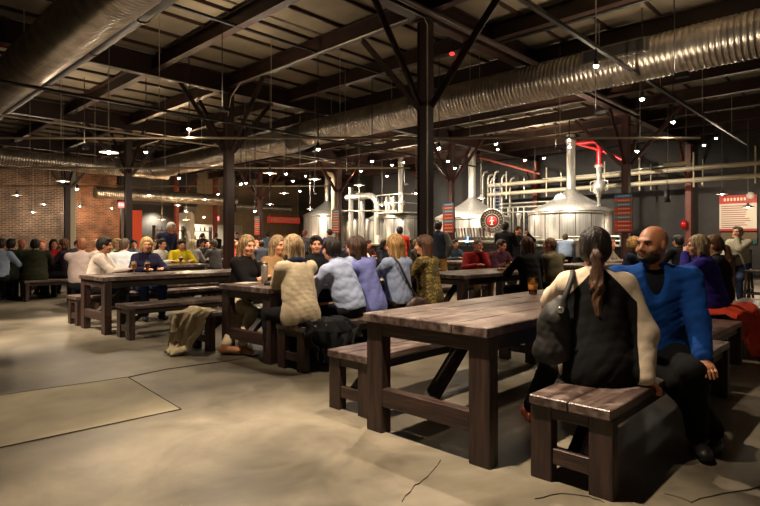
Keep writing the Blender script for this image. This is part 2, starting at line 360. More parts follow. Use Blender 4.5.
# ---------------------------------------------------------------- ceiling rails and pipes
dkpipe = mat('dark_pipe', '#3d342c', .4, metal=.5)
palepipe = mat('painted_pipe', '#8b7f69', .5, metal=.3)
def rail(Z, x0, x1, y, label, r=.022, m=None, rods=()):
    a, b = at_Z(x0, y, Z), at_Z(x1, y, Z); t = tag(empty('ceiling_rail'), label, 'rail', None)
    MB().tube([a, b], r, 8).build('rail_pipe', m or dkpipe, t)
    for x in rods:
        p = at_Z(x, y, Z); MB().tube([p, (p[0], p[1], CEIL)], .006, 6).build('hanger_rod', cnd, t)
    return t
rail(11.0, -60, 700, 138, 'long level pipe crossing the hall in front of the second column', .024, palepipe, (61, 189, 340, 470, 560, 640))
rail(15.0, -60, 410, 168, 'level pipe crossing the left half behind the second column', .024, palepipe, (30, 95, 165, 245, 300, 372))
rail(19.5, -30, 330, 186, 'thin level pipe over the left tables, third from the front', .02, palepipe, (50, 130, 250))
def vpipe(a, b, r, m, label, name='overhead_pipe', rods=()):
    t = tag(empty(name), label, 'pipe'); a, b = Vector(a), Vector(b); MB().tube([a, b], r, 10).build('pipe_run', m, t)
    for f in rods:
        p = a.lerp(b, f); MB().tube([p, (p.x, p.y, CEIL)], .006, 6).build('hanger_rod', cnd, t)
p = at_h(-5, 79.5, 3.4)
def zpt(x, y, h): Z = (CH - h) * FPX / (y - HY); u, v = cw((x - 380) / FPX * Z, Z); return (u, v, h)
a = zpt(0, 81, 3.5); vpipe((a[0] - 1.5, a[1], 3.5), (a[0] + 12, a[1], 3.5), .025, black_p, 'black pipe sloping across the upper left under the ducts', rods=(.1, .28, .45, .6))
a = zpt(20, 118, 3.9); vpipe((a[0] - 3, a[1], 3.9), (a[0] + 9, a[1], 3.9), .02, palepipe, 'thin pale pipe under the left roof bay', rods=(.4, .6))
a = zpt(545, 38, 4.55); vpipe((a[0] - 6, 5.15, 4.72), (15.5, 5.15, 4.72), .05, mat('grey_pipe', '#5b4f4b', .35, metal=.4), 'thick grey pipe following the girder right of the nearest column')
vpipe((8.6, -2, 4.85), (8.6, 5.4, 4.85), .03, black_p, 'black sprinkler pipe near the top right corner')
# ---------------------------------------------------------------- lamps
shade_m = mat('lamp_shade_enamel', '#6b6660', .3, metal=.4)
bulb_m = mat('bulb_glow', (1, .80, .55, 1), .5, emit=60)
def bulb_mat(): return bulb_m
lampn = 0
def pendant(u, v, z, top, label, power=38, amber=False):
    t = tag(empty('pendant_lamp', (u, v, z)), label, 'lamp', 'hanging saucer lamps')
    MB().tube([(0, 0, top - z), (0, 0, .12)], .006, 6).build('cord', mat('cord_grey', '#8b8478', .5), t)
    MB().lathe([(0.0, .14), (.03, .14), (.035, .07), (.06, .05), (.16, .01), (.175, -.01), (.17, -.012), (.155, 0), (.05, .035), (0, .04)], 20).build('shade', shade_m, t)
    MB().lathe([(0.001, .03), (.02, .01), (.028, -.015), (.02, -.035), (.001, -.042)], 12).build('bulb', mat('amber_glow', (1, .36, .06, 1), .5, emit=9) if amber else bulb_m, t)
    d = bpy.data.lights.new('lamp_light', 'POINT'); d.energy = power; d.shadow_soft_size = .06; d.color = (1, .6, .3) if amber else LAMP
    l = bpy.data.objects.new('lamp_light', d); COL.objects.link(l); l.parent = t; l.location = (0, 0, -.12)
    return t
PEND = [(109, 152, 'largest saucer lamp, hanging left of the second column', 138, 11), (17, 195, 'saucer lamp at the far left edge', 168, 0), (44, 204, 'saucer lamp second from the left edge over the brick wall tables', 168, 0),
        (63, 181, 'upper left saucer lamp between the spiral duct and brick wall', 138, 15), (80, 206, 'small saucer lamp before the warm brick', 0, 0),
        (33, 212, 'lowest saucer lamp at the left, first of the low pair', 0, 0), (64, 213, 'lowest saucer lamp at the left, second of the low pair', 0, 0),
        (112, 208, 'small saucer lamp by the doorway left of the third column', 0, 0), (149, 195, 'saucer lamp above the orange panel', 168, 0),
        (178, 205, 'saucer lamp over the standing man in dark blue', 0, 0), (186, 211, 'small low saucer lamp right of the standing man', 0, 0),
        (205, 199, 'saucer lamp just left of the second column', 168, 0), (270, 173, 'saucer lamp under the joint of the long spiral duct', 138, 15),
        (315, 179, 'saucer lamp over the far left tank', 138, 15), (284, 193, 'saucer lamp above the red sign', 0, 0), (270, 204, 'small saucer lamp close over the red sign', 0, 0),
        (310, 209, 'small saucer lamp at the left shoulder of the far left tank', 0, 0), (359, 185, 'saucer lamp over the steel bend pipe', 168, 0),
        (382, 205, 'saucer lamp in front of the middle tank cone', 0, 0), (416, 193, 'saucer lamp just left of the nearest column', 0, 0),
        (481, 198, 'saucer lamp beside the logo tank cone', 0, 0), (722, 194, 'saucer lamp left of the wall menu board', 0, 0), (748, 207, 'saucer lamp in front of the wall menu board', 0, 0)]
for x, y, lb, ry, Zr in PEND:
    h = 2.95; Z = (h - CH) * FPX / (HY - y)
    Z = min(Z, 27)
    while at_Z(x, y, Z)[0] > U0 - 1.3 or at_Z(x, y, Z)[1] > V1 - 1: Z -= .4
    u, v, z = at_Z(x, y, Z)
    pendant(u, v, z, CEIL if not (ry and Zr) else CEIL, lb, 26 if Z > 12 else 45)
for x, y, lb in ((162, 219.5, 'amber glowing lamp before the orange panel'), (186.5, 219.5, 'amber glowing lamp over the standing man shoulder')):
    u, v, z = at_Z(x, y, 25.0); pendant(u, v, z, CEIL, lb, 170, True)
def spotlamp(u, v, z, label, power=0, aim=None, top=None, group='small bright spot heads'):
    t = tag(empty('spot_lamp', (u, v, z)), label, 'lamp', group)
    MB().lathe([(0.001, .13), (.03, .12), (.035, .04), (.055, 0), (.05, 0), (.04, .02)], 14).build('lamp_head', mat('black_metal', '#1b1917', .4), t)
    MB().lathe([(0.001, .03), (.03, .02), (.034, -.004), (.024, -.022), (.001, -.03)], 12).build('bulb', mat('spot_glow', (1, .86, .66, 1), .5, emit=160), t)
    if top: MB().tube([(0, 0, .12), (0, 0, top - z)], .01, 6).build('stem', mat('black_metal', '#1b1917', .4), t)
    if power:
        l = spot('lamp_light', (0, 0, -.08), (0, 0, -1) if aim is None else Vector(aim) - Vector((u, v, z)), power, 110, .7, .05, parent=t)
    return t
TV = 3.25; TH = 4.02
tr = tag(empty('lighting_track'), 'black lighting track with bright spot heads, upper right', 'track')
ta = 3.5; MB().beam((ta, TV, TH + .1), (19, TV, TH + .1), .05, .05, 0).build('track_bar', mat('black_metal', '#1b1917', .4), tr)
MB().beam((ta, TV + .12, TH + .2), (19, TV + .12, TH + .2), .04, .06, 0).build('cable_tray', mat('black_metal', '#1b1917', .4), tr)
for u in (5, 8, 11, 14, 17): MB().tube([(u, TV, TH + .1), (u, TV, CEIL)], .008, 6).build('hanger_rod', cnd, tr)
for x, lb in ((596, 'nearest bright spot on the upper right track'), (642, 'second bright spot along the upper right track'), (673, 'third bright spot along the upper right track'),
              (704, 'fourth bright spot along the upper right track'), (716, 'farthest bright spot along the upper right track')):
    u = at_v(x, TV); y0 = {596: 66, 642: 99, 673: 122, 704: 145, 716: 138}[x]
    if x == 716: u = at_v(x, 3.6)
    z = hgt(y0, u, TV if x != 716 else 3.6); spotlamp(u, TV if x != 716 else 3.6, min(z, 4.6), lb, 170, top=CEIL)
SP = [(189, 129, 10.9, 'bright spot left of the second column, hung from the front pipe'), (318, 149, 11, 'bright spot under the front pipe right of the second column'), (146, 152, 12.5, 'bright spot between the third column and the duct'),
      (179, 178, 15, 'spot under the second pipe left of centre'), (77, 189, 15, 'bright spot over the brick wall tables'), (255, 211, 17, 'bright low spot in front of the striped list at the far column'),
      (231, 178, 15, 'small spot just right of the second column'), (241, 184, 16, 'small spot pair right of the second column, left one'), (246, 183, 17.5, 'small spot pair right of the second column, right one'),
      (286, 174, 16, 'small spot under the duct joint, left one'), (293, 181, 17, 'small spot under the duct joint, right one'), (361, 171, 15.5, 'spot high above the steel bend pipe'), (372, 161, 13, 'spot left of the nearest column under the duct'),
      (392, 165, 14, 'spot close left of the nearest column'), (387, 176, 17, 'small spot lower left of the nearest column'), (439, 148, 11, 'bright spot just right of the nearest column'), (448, 161, 13, 'spot above the beer list right of the nearest column'),
      (455, 168, 15, 'small spot beside the logo tank chimney'), (496, 144, 13.5, 'spot between the two big tank chimneys, left one'), (525, 160, 16, 'spot between the two big tank chimneys, lower one'), (544, 158, 16, 'spot left of the largest tank chimney'),
      (569.5, 147, 17.5, 'bright spot shining on the largest tank chimney'), (637, 151, 12.5, 'bright spot at the column right of the largest tank'), (125, 193, 24, 'tiny spot by the left doorway'), (218, 194, 22, 'tiny spot beside the duct before the hatch'),
      (300, 191, 20, 'tiny far spot left of the striped list'), (204, 217, 26, 'tiny spot over the service hatch')]
for x, y, Z, lb in SP:
    u, v, z = at_Z(x, y, Z); spotlamp(u, v, z, lb, 120 if Z < 18.5 else 0, top=CEIL)
# spots added to brighten the steel tanks, with made-up heads above the bar
for (u, v) in ((16.6, 7.6), (16.6, 10.2), (16.6, 12.2), (16.6, 14.6), (16.6, 17.6), (16.6, 21.0)):
    t = spotlamp(u, v, 4.5, 'added spot head aimed at the tanks near v%d' % 0, 0, top=CEIL)
    t['label'] = {7.6: 'added spot head aimed at the largest tank from the right', 10.2: 'added spot head aimed at the largest tank from the left', 12.2: 'added spot head aimed at the logo tank from the right',
                  14.6: 'added spot head aimed at the logo tank from the left', 17.6: 'added spot head aimed at the railed middle tank', 21.0: 'added spot head aimed at the far left tank'}[v]
    spot('lamp_light', (0, 0, -.1), (3.2, 0, -2.6), 560, 100, .6, .06, (1, .88, .72), parent=t)
spot('kitchen_light', (16.5, V1 + 1.6, 2.8), (16.5, V1 + 2.4, 0), 260, 150, .5, .3, (1, .88, .7))
spot('kitchen_light', (13.5, V1 + 1.6, 2.8), (13.5, V1 + 2.4, 0), 260, 150, .5, .3, (1, .88, .7))
spot('wall_washer', (5.6, V1 - 2.2, 4.6), (6.5, V1, 2.2), 50, 110, .7, .1, (1, .62, .33))
spot('wall_washer', (9.0, V1 - 2.2, 4.6), (9.0, V1, 2.2), 80, 90, .7, .1, (1, .62, .33))

# uplights added to brighten the roof deck, small housings made up with them
for u, v, z, pw, lb in ((17.2, 9.0, 3.7, 330, 'added fill light washing the roof over the largest tank'), (17.2, 15.0, 3.7, 330, 'added fill light washing the roof over the logo tank'), (17.2, 21.0, 3.7, 200, 'added fill light washing the roof over the far left tank'),
                    (13.0, 6.2, 3.6, 170, 'added fill light washing the roof right of the nearest column'), (8.4, 2.2, 3.6, 110, 'added fill light hidden over the right benches'), (5.0, 8.6, 3.6, 80, 'added fill light over the friends table'), (8.6, 3.4, 3.3, 60, 'added fill light under the right part of the long duct'), (4.6, 14.5, 3.6, 90, 'added fill light over the left tables'), (12.5, 13.5, 3.6, 130, 'added fill light over the crowd')):
    t = tag(empty('fill_uplight', (u, v, z)), lb, 'lamp', 'added uplights under the roof'); MB().box((-.06, -.09, -.07), (.06, .09, 0), bev=.01).build('housing', black_p, t); MB().tube([(.0, .1, -.03), (0, .1, CEIL - z)], .008, 6).build('stem', black_p, t)
    spot('lamp_light', (0, 0, .03), (0, 0, 1), pw, 160, .8, .08, parent=t)

a = zpt(-4, 44.5, 4.95); tag(MB().tube([a, (a[0] + .75, a[1], 4.95)], .035, 8).build('red_pipe', mat('red_dim', '#a3242a', .4)), 'short red pipe under the roof at the top left corner', 'pipe')
u, v, z = at_Z(452, 54, 9.6); t = tag(empty('warning_light', (u, v, z)), 'small red warning light hanging right of the nearest column', 'light')
MB().lathe([(0, .03), (.04, .025), (.05, 0), (.03, -.02), (0, -.025)], 16).build('lens', mat('red_lens', (1, .06, .05, 1), .3, emit=.8), t); MB().tube([(0, 0, .04), (0, 0, CEIL - z)], .01, 6).build('stem', black_p, t)
# ================================================================ brewery
ss = mat('brushed_steel', '#cbc8c1', .34, metal=.82, noise=.22, nscale=2.6, stretch=(7, 7, .15))
ssd = mat('steel_pipe', '#bdb7a8', .32, metal=.75)
ssk = mat('steel_dark_seam', '#6e6a62', .4, metal=.7)
white_pipe = mat('insulated_pipe', '#b8ab90', .5, metal=.2)
def tank(u, v, r, z0, zs, zc, rc, zt, label, seams=18, logo=False):
    t = tag(empty('brew_tank', (u, v, 0)), label, 'tank', 'steel brewing vessels')
    m = MB().lathe([(r, z0), (r, zs - .03), (r - .02, zs)], 64)
    MB().lathe([(r + .03, zs - .03), (r + .03, zs), (r * .6, zs + (zc - zs) * .40), (r * .32, zs + (zc - zs) * .72), (rc * 1.25, zc), (rc, zc + .08)], 64).build('cone_roof', ss, t)
    MB().lathe([(rc, zc), (rc, zt - .3), (rc * 1.25, zt - .28), (rc * 1.25, zt - .18), (rc, zt - .16), (rc, zt)], 28).build('chimney', ss, t)
    for k in range(seams):
        a = 2 * math.pi * k / seams; m.box((-.014, -.004, z0 + .03), (.014, .008, zs - .04), 1, M=RZ(a) @ Matrix.Translation((0, r, 0)))
    m.build('shell', [ss, ssk], t)
    MB().lathe([(r, z0 + .02), (r + .035, z0 + .02), (r + .035, z0 + .09), (r, z0 + .09)], 64).build('lower_band', ssd, t)
    MB().lathe([(r, zs - .12), (r + .02, zs - .12), (r + .02, zs - .06), (r, zs - .06)], 64).build('upper_band', ssd, t)
    for k in range(4):
        a = math.pi / 4 + k * math.pi / 2; MB().tube([(r * .8 * math.cos(a), r * .8 * math.sin(a), 0), (r * .8 * math.cos(a), r * .8 * math.sin(a), z0 + .05)], .07, 12).build('leg', ssd, t)
    MB().lathe([(0, z0 - .25), (.2, z0 - .24), (r * .8, z0 - .03), (r, z0 + .02)], 48).build('bottom_cone', ss, t)
    return t
TU = 19.3
v1 = at_u(571, TU); T1t = tank(TU, v1, 1.52, 1.25, 2.36, 3.14, .16, 5.2, 'largest steel brewing tank with cone roof and tall chimney, right of the logo tank')
# a round manway door on the largest tank
MB().lathe([(0, .02), (.2, .02), (.24, 0), (.24, -.05)], 28, M=Matrix.Rotation(-math.pi / 2 * .9, 4, 'Y') ).build('manway', ss, T1t).location = (-.62, .15, 2.78)
v2 = at_u(472, TU); T2t = tank(TU, v2, 1.56, 1.2, 2.28, 3.08, .155, 5.2, 'steel brewing tank carrying the round red brewery emblem')
u3 = 19.6; v3 = at_u(385, u3); T3t = tank(u3 + .4, v3 - .1, 1.15, 1.1, 2.45, 3.15, .13, 3.5, 'small steel tank with pale cone left of the railed vessel')
v3b = at_u(401, 18.9); T3b = tank(18.9, v3b, .8, 1.35, 2.45, 2.5, .13, 5.2, 'steel vessel under the railed platform with a tall chimney', seams=10)
v4 = at_u(327, 19.8); T4t = tank(19.8, v4, 1.3, .9, 2.75, 3.5, .13, 5.2, 'far left brewing tank with steep pale cone roof')
# platform with railing and valve heads above the middle vessel
pl = tag(empty('railed_platform', (18.9, v3b, 2.62)), 'railed steel platform with valve heads left of the nearest column', 'platform')
MB().box((-.85, -.85, -.06), (.85, .85, 0), bev=.01).build('deck', ssd, pl)
for z in (.4, .8):
    MB().tube([(-.8, -.8, z), (-.8, .8, z)], .025, 8).build('handrail', ssd, pl); MB().tube([(-.8, -.8, z), (.8, -.8, z)], .025, 8).build('handrail', ssd, pl)
for y in (-.8, 0, .8): MB().tube([(-.8, y, 0), (-.8, y, .8)], .025, 8).build('rail_post', ssd, pl)
MB().tube([(.8, -.8, 0), (.8, -.8, .8)], .025, 8).build('rail_post', ssd, pl)
for y in (-.5, 0, .45):
    MB().lathe([(.06, 0), (.06, .3), (.14, .34), (.14, .5), (.07, .56), (.07, .68), (.02, .75)], 16, c=(-.5, y, 0)).build('valve_head', ss, pl)
# emblem on the logo tank
dirv = Vector((-1, -.35, 0)).normalized()
em = tag(empty('round_emblem', (TU + dirv.x * 1.66, v2 + dirv.y * 1.66 , 2.06)), 'round dark brewery emblem with red centre and white figure on the tank', 'sign')
em.location = (17.95, at_u(492, 17.95), hgt(221, 17.95, at_u(492, 17.95)))
ang = math.atan2(dirv.y, dirv.x); em.rotation_euler = (math.pi / 2, 0, ang + math.pi / 2); MB().tube([(0, 0, -.03), (0, 0, -.35)], .05, 10).build('mounting_arm', ssd, em)
MB().lathe([(0, -.03), (.47, -.03), (.47, .02), (.45, .03), (.43, .02), (0, .02)], 48).build('backing', mat('emblem_black', '#1e1512', .5), em)
MB().lathe([(.43, .02), (.455, .032), (.47, .02)], 48).build('silver_rim', ssd, em)
MB().lathe([(.26, .02), (.27, .03), (.28, .02)], 48).build('inner_ring', mat('emblem_tan', '#a8957a', .6), em)
MB().lathe([(0, .028), (.19, .028), (.2, .02)], 40).build('red_centre', mat('emblem_red', '#b01f1d', .5), em)
m = MB(); m.tube([(0, -.13, .035), (0, .06, .035)], .022, 8); m.lathe([(0, .05), (.035, .035), (.035, .03)], 12, c=(0, .11, 0)); m.tube([(-.09, -.02, .035), (0, .05, .035), (.09, -.01, .035)], .013, 6); m.tube([(-.06, -.14, .035), (.06, -.14, .035)], .015, 6)
m.build('white_figure', mat('emblem_white', '#e6dccb', .6), em)
m = MB()
for k in range(22):
    a = 2 * math.pi * k / 22
    if k % 11 == 5: continue
    m.box((-.016, -.032, .02), (.016, .032, .03), M=RZ(a) @ Matrix.Translation((0, .355, 0)))
    m.box((-.006, -.02, .03), (.006, .02, .034), M=RZ(a) @ Matrix.Translation((0, .355, 0)))
m.build('ring_lettering', mat('emblem_dim', '#75654f', .6), em)['kind'] = 'stuff'
# base rail and low platform before the tanks
pr = tag(empty('service_platform', (17.9, 0, 0)), 'long low steel service platform in front of the tanks', 'platform')
va, vb = at_u(618, 17.7), at_u(512, 17.7)
for z in (1.28, 1.42): MB().tube([(0, va, z), (0, vb, z)], .03, 8).build('kick_rail', ssd, pr)
MB().box((-.05, va, .95), (.3, vb, 1.15), bev=.01).build('deck', ssd, pr)
for k in range(6):
    y = va + (vb - va) * k / 5; MB().tube([(0, y, 0), (0, y, 1.42)], .03, 8).build('post', ssd, pr)
# long white pipes on the rack
def rack_h(x, y, u): return hgt(y, u, at_u(x, u))
UP = 21.2
rk = tag(empty('pipe_rack', (UP, 0, 0)), 'pair of long pale pipes on a rack along the dark back wall', 'pipes')
h1 = rack_h(650, 172, UP); h2 = rack_h(680, 181, UP)
MB().tube([(0, at_u(775, UP), h1 ), (0, at_u(488, UP), h1)], .085, 12).build('upper_pipe', white_pipe, rk)
MB().tube([(0, at_u(775, UP), h2), (0, at_u(488, UP), h2)], .085, 12).build('lower_pipe', white_pipe, rk)
MB().tube([(.25, at_u(690, UP), h1 + .2), (.25, at_u(663, UP), h1 + .2), (.25, at_u(600, UP), h1 + .12), (.25, at_u(540, UP), h1+.12)], .035, 8).build('thin_pipe', ssd, rk)
for x in (507, 547, 605, 640, 694, 756):
    MB().tube([(-.05, at_u(x, UP), h2 - .25), (-.05, at_u(x, UP), h1 + .55)], .03, 8).build('rack_post', white_pipe, rk)
for x in (523, 560, 650, 702):
    MB().tube([(.1, at_u(x, UP), h2 - .25), (.1, at_u(x, UP), h1 + .3)], .025, 8).build('hanger_rod', ssd, rk)
# vertical pipes between the tanks
for k, x in enumerate((483, 488, 491, 494, 502, 510)):
    v = at_u(x, 21.5); top = hgt(172 + 3 * (k % 3), 21.5, v)
    tag(MB().tube([(21.5, v, 0), (21.5, v, top - .2), (21.5, v - .08, top - .04), (21.5, v - .25, top)], .05, 10).build('riser_pipe', ssd),
        'bent-top steel riser pipe, %s of six by the emblem tank chimney' % ['leftmost', 'second from the left', 'third from the left', 'fourth from the left', 'fifth from the left', 'rightmost'][k], 'pipe', 'riser pipes behind the logo tank')
ld = tag(empty('wall_ladder', (21.0, at_u(497.5, 21), 0)), 'narrow grey-blue ladder behind the logo tank', 'ladder')
for s in (-1, 1): MB().tube([(0, s * .13, .3), (0, s * .13, 3.9)], .02, 6).build('rail', mat('ladder_paint', '#77798c', .5), ld)
for k in range(22): MB().tube([(0, -.13, .5 + k * .15), (0, .13, .5 + k * .15)], .014, 6).build('rung', mat('ladder_paint', '#77798c', .5), ld)
# pipes between tanks at mid height
mid = tag(empty('pipe_rack', (20.9, 0, 0)), 'low steel pipework between the logo tank and largest tank', 'pipes')
for y in (203, 207, 212): z = rack_h(520, y, 20.9); MB().tube([(0, at_u(560, 20.9), z), (0, at_u(500, 20.9), z)], .035, 8).build('pipe_run', ssd, mid)
for x in (508, 513, 518, 524): MB().tube([(0, at_u(x, 20.9), .2), (0, at_u(x, 20.9), rack_h(x, 207, 20.9))], .035, 8).build('pipe_riser', ssd, mid)
st = tag(empty('vent_stack', (18.6, at_u(519, 18.6), 0)), 'short steel vent with funnel top between the two big tanks', 'pipe')
MB().lathe([(.05, 0), (.05, 2.1), (.1, 2.25), (.11, 2.32), (.09, 2.34)], 16).build('stack', ssd, st)
# steel bend pipe by the far left tank
ub = 18.6; bp = tag(empty('bend_pipe', (ub, 0, 0)), 'large steel pipe bending over beside the striped list column', 'pipe')
zA = rack_h(355, 197, ub)
ya, yb = at_u(351, ub), at_u(377, ub)
arc = [(0, yb + .55 - .55 * math.sin(math.pi / 2 * (1 - k / 6)), zA - .55 + .55 * math.cos(math.pi / 2 * (1 - k / 6))) for k in range(7)]
MB().tube([(0, ya + .3, zA), (0, yb + .6, zA)] + list(reversed(arc)) + [(0, yb, 1.6)], .15, 16).build('bend', ss, bp)
MB().tube([(0, ya, 0), (0, ya, 4.0)], .13, 16).build('tall_riser', ss, bp)
MB().tube([(.3, ya - .45, 0), (.3, ya - .45, 3.3), (.3, ya - .4, 3.6), (.3, ya, 3.7)], .17, 16).build('second_riser', ss, bp)
MB().lathe([(.15, -.06), (.22, -.06), (.22, .06), (.15, .06)], 20, c=(0, yb, zA - .75)).build('flange', ssd, bp)
MB().tube([(-.2, at_u(345, ub), rack_h(345, 211, ub)), (-.2, at_u(400, ub), rack_h(400, 211, ub))], .035, 8).build('cross_pipe', ssd, bp)
MB().tube([(-.2, at_u(362, ub), 1), (-.2, at_u(362, ub), 4.2)], .03, 8).build('thin_riser', ssd, bp)
fr = tag(empty('tall_tube', (18.9, at_u(337, 18.9), 0)), 'tall pale flue behind the far left tank column', 'pipe')
MB().tube([(0, .3, 2.4), (0, .3, 4.6), (0, .35, 4.8), (0, .9, 4.95)], .12, 14).build('flue', white_pipe, fr)
vt = tag(empty('tank_bank'), 'row of slim fluted steel cylinders behind the bend pipe', 'tanks')
for k in range(5):
    MB().lathe([(.0, 2.55), (.16, 2.5), (.2, 2.4), (.2, 1.0), (.0, .9)], 16, c=(20.2, at_u(349 + k * 6.5, 20.2), 0)).build('slim_cylinder', ss, vt)
# red pipe and steel separator over the right tank
us = 18.9; vs_ = at_u(599, us); rp = tag(empty('separator', (us, vs_, 0)), 'steel separator with ribbed collar under the red pipe', 'machine')
z165, z200 = hgt(165, us, vs_), hgt(206, us, vs_)
MB().lathe([(.06, z200), (.06, z200 + .3), (.1, z200 + .32), (.1, z200 + .42), (.2, z200 + .46), (.22, z200 + .75), (.17, z200 + .8), (.17, z200 + .86), (.09, z200 + .9), (.09, z165 - .1), (.15, z165 - .08), (.15, z165), (.0, z165)], 24).build('body', ss, rp)
for s in (-1, 1): MB().tube([(0, s * .12, z200 + .5), (0, s * .3, z200 + .55), (0, s * .3, z200 + .85), (0, s * .12, z200 + .9)], .02, 6).build('side_loop', ssd, rp)
red = mat('red_paint', '#b3121a', .35)
rd = tag(empty('red_pipe', (us, vs_, 0)), 'bright red pipe over the largest tank running off to the right', 'pipe')
zt = hgt(141, us, vs_)
MB().tube([(0, 0, z165), (0, 0, zt - .2), (0, .06, zt - .05), (0, .2, zt), (0, at_u(576, us) - vs_, zt + .02)], .075, 12).build('main_run', red, rd)
MB().tube([(0, at_u(579, us) - vs_, zt - .03), (.1, -.1, zt - .35), (.2, at_u(622, us) - vs_, zt - .75)], .05, 10).build('sloping_run', red, rd)
MB().lathe([(.08, -.04), (.12, -.04), (.12, .04), (.08, .04)], 16, c=(0, 0, z165 + .02)).build('flange', red, rd)
MB().lathe([(.08, -.04), (.12, -.04), (.12, .04), (.08, .04)], 16, c=(0, 0, zt - .3)).build('flange', red, rd)
a = (19.5, at_u(480, 19.5)); 
vpipe((19.5, at_u(478, 19.5), hgt(157, 19.5, at_u(478, 19.5))), (19.5, at_u(540, 19.5), hgt(174, 19.5, at_u(540, 19.5))), .05, rust, 'rust-red sloping brace pipe between the two big chimneys')
vpipe((17.5, at_u(664, 17.5), hgt(165, 17.5, at_u(664, 17.5))), (17.5, at_u(690, 17.5), hgt(163, 17.5, at_u(690, 17.5))), .06, white_pipe, 'short pale pipe high on the right over the rack', rods=(.15, .85))
# ---------------------------------------------------------------- bar
blk = mat('bar_black', '#100f0f', .45)
bar = tag(empty('bar_counter', (16.75, 0, 0)), 'long black bar counter with steel top in front of the tanks', 'bar')
b0, b1 = 5.9, at_u(336, 16.75)
MB().box((0, b0, 0), (.55, b1, 1.06), bev=.01).build('counter_body', blk, bar)
MB().box((-.08, b0 - .05, 1.06), (.6, b1 + .05, 1.1), bev=.008).build('counter_top', mat('bar_top', '#3a3630', .25), bar)
MB().tube([(-.15, b0, .2), (-.15, b1, .2)], .025, 8).build('foot_rail', ssd, bar)
tt = tag(empty('beer_tap_tower', (16.95, 0, 0)), 'long steel tap tower arching over the bar, bristling with beer taps', 'beer taps')
ta_, tb_ = at_u(498, 16.95), at_u(449, 16.95)
zz = 1.39; MB().tube([(0, ta_, 1.1), (0, ta_, zz - .12), (0, ta_ + .06, zz - .02), (0, ta_ + .2, zz), (0, tb_ - .35, zz), (0, tb_ - .12, zz - .03), (0, tb_, zz - .15), (0, tb_, 1.1)], .075, 14).build('tap_rail', ss, tt)
for k in range(13):
    y = ta_ + .25 + (tb_ - ta_ - .55) * k / 12
    MB().tube([(-.07, y, zz), (-.13, y, zz + .02), (-.13, y, zz - .08)], .014, 6).build('faucet', ssd, tt)
    MB().tube([(-.1, y, zz + .03), (-.1, y + .05, zz + .38)], [.018, .036], 8).build('tap_handle', mat('tap_' + str(k % 3), ['#a33420', '#d9c9a0', '#4a5a48'][k % 3], .4), tt)
bb = tag(empty('back_bar', (20.8, 0, 0)), 'black back counter against the wall under the tanks', 'counter')
MB().box((0, 3.5, 0), (.5, 24, 1.0), bev=.01).build('counter_body', blk, bb)
sc = tag(empty('order_screen', (16.9, at_u(467.5, 16.9), 1.1), -.6), 'small pale blue order screen standing on the bar', 'screen')
MB().beam((0, 0, 0), (0, 0, .14), .05, .05).build('stand', black_p, sc)
MB().box((-.02, -.2, .1), (.0, .2, .38), bev=.004).build('bezel', black_p, sc)
MB().box((-.024, -.18, .12), (-.02, .18, .36)).build('display', mat('screen_blue', (.25, .42, .75, 1), .4, emit=1.6), sc)
# striped beer lists on the columns
STR = ['#2f6f9a', '#c2452c', '#3a7d94', '#b83a26', '#c94a2b', '#4a7f8c', '#c2392a', '#c7482e', '#b5352a']
def beer_list(u, v, z0, z1, label, wd=.5):
    t = tag(empty('beer_list', (u, v, 0)), label, 'sign', 'striped beer lists on the columns')
    n = 9; hh = (z1 - z0) / n
    MB().box((.0, -wd / 2, z0 - .02), (.03, wd / 2, z1 + .02)).build('backing', black_p, t)
    for k in range(n):
        z = z1 - hh * (k + 1); MB().box((-.015, -wd / 2 + .01, z + .008), (0, wd / 2 - .01, z + hh - .008)).build('beer_strip', mat('strip' + STR[k], STR[k], .5), t)
    m = MB()
    for k in range(n):
        z = z1 - hh * (k + .5)
        for q in range(5): m.box((-.02, -.17 + q * .065, z - .012), (-.015, -.125 + q * .065, z + .012))
    m.build('strip_lettering', mat('sign_cream', '#d9c7a8', .6), t)
    return t
for (x, y0, y1, j, lb) in ((622, 194, 232, 1, 'blue and red striped beer list right of the largest tank'), (452, 203, 233, 2, 'blue and red striped beer list at the tap tower'),
                           (336, 210, 233, 3, 'blue and red striped beer list by the far left tank'), (256, 216, 235, 4, 'faded red striped beer list farthest down the bar')):
    u, v = 15.9 - .15, CV[j]; beer_list(u, v + .02, hgt(y1, u, v), hgt(y0, u, v), lb)
# menu board on the back wall
ub_ = U0 - .02; v = at_u(738, ub_); mb = tag(empty('menu_board', (ub_, v, 0)), 'large white menu board with red header on the dark back wall', 'sign')
z0, z1 = hgt(231, ub_, v), hgt(195, ub_, v)
MB().box((-.04, -.56, z0), (0, .56, z1), bev=.005).build('board', mat('board_white', '#c9bfae', .6), mb)
MB().box((-.05, -.56, z1 - .3), (-.04, .56, z1)).build('red_header', mat('board_red', '#a8231c', .5), mb)
MB().box((-.05, -.56, z0), (-.04, .56, z0 + .08)).build('red_footer', mat('board_red', '#a8231c', .5), mb)
m = MB()
for k in range(11):
    z = z1 - .4 - k * .075; L = random.uniform(.55, .9); m.box((-.046, .5 - L, z), (-.04, .5, z + .028), 0)
m.build('menu_lettering', mat('board_ink', '#8c4f44', .6), mb)
MB().lathe([(0, .0), (.12, .0), (.12, -.02)], 24, M=Matrix.Rotation(-math.pi / 2, 4, 'Y'), c=(-.07, -.38, z1 - .04)).build('round_badge', mat('board_white', '#c9bfae', .6), mb)
m = MB()
for k in range(7): m.box((-.056, .42 - k * .1, z1 - .2), (-.05, .36 - k * .1, z1 - .1))
m.build('header_lettering', mat('sign_cream', '#d9c7a8', .6), mb)
bd = tag(empty('lower_board', (ub_, v - .02, 0)), 'small brown and green board under the white menu board', 'sign')
z0, z1 = hgt(244, ub_, v), hgt(232, ub_, v)
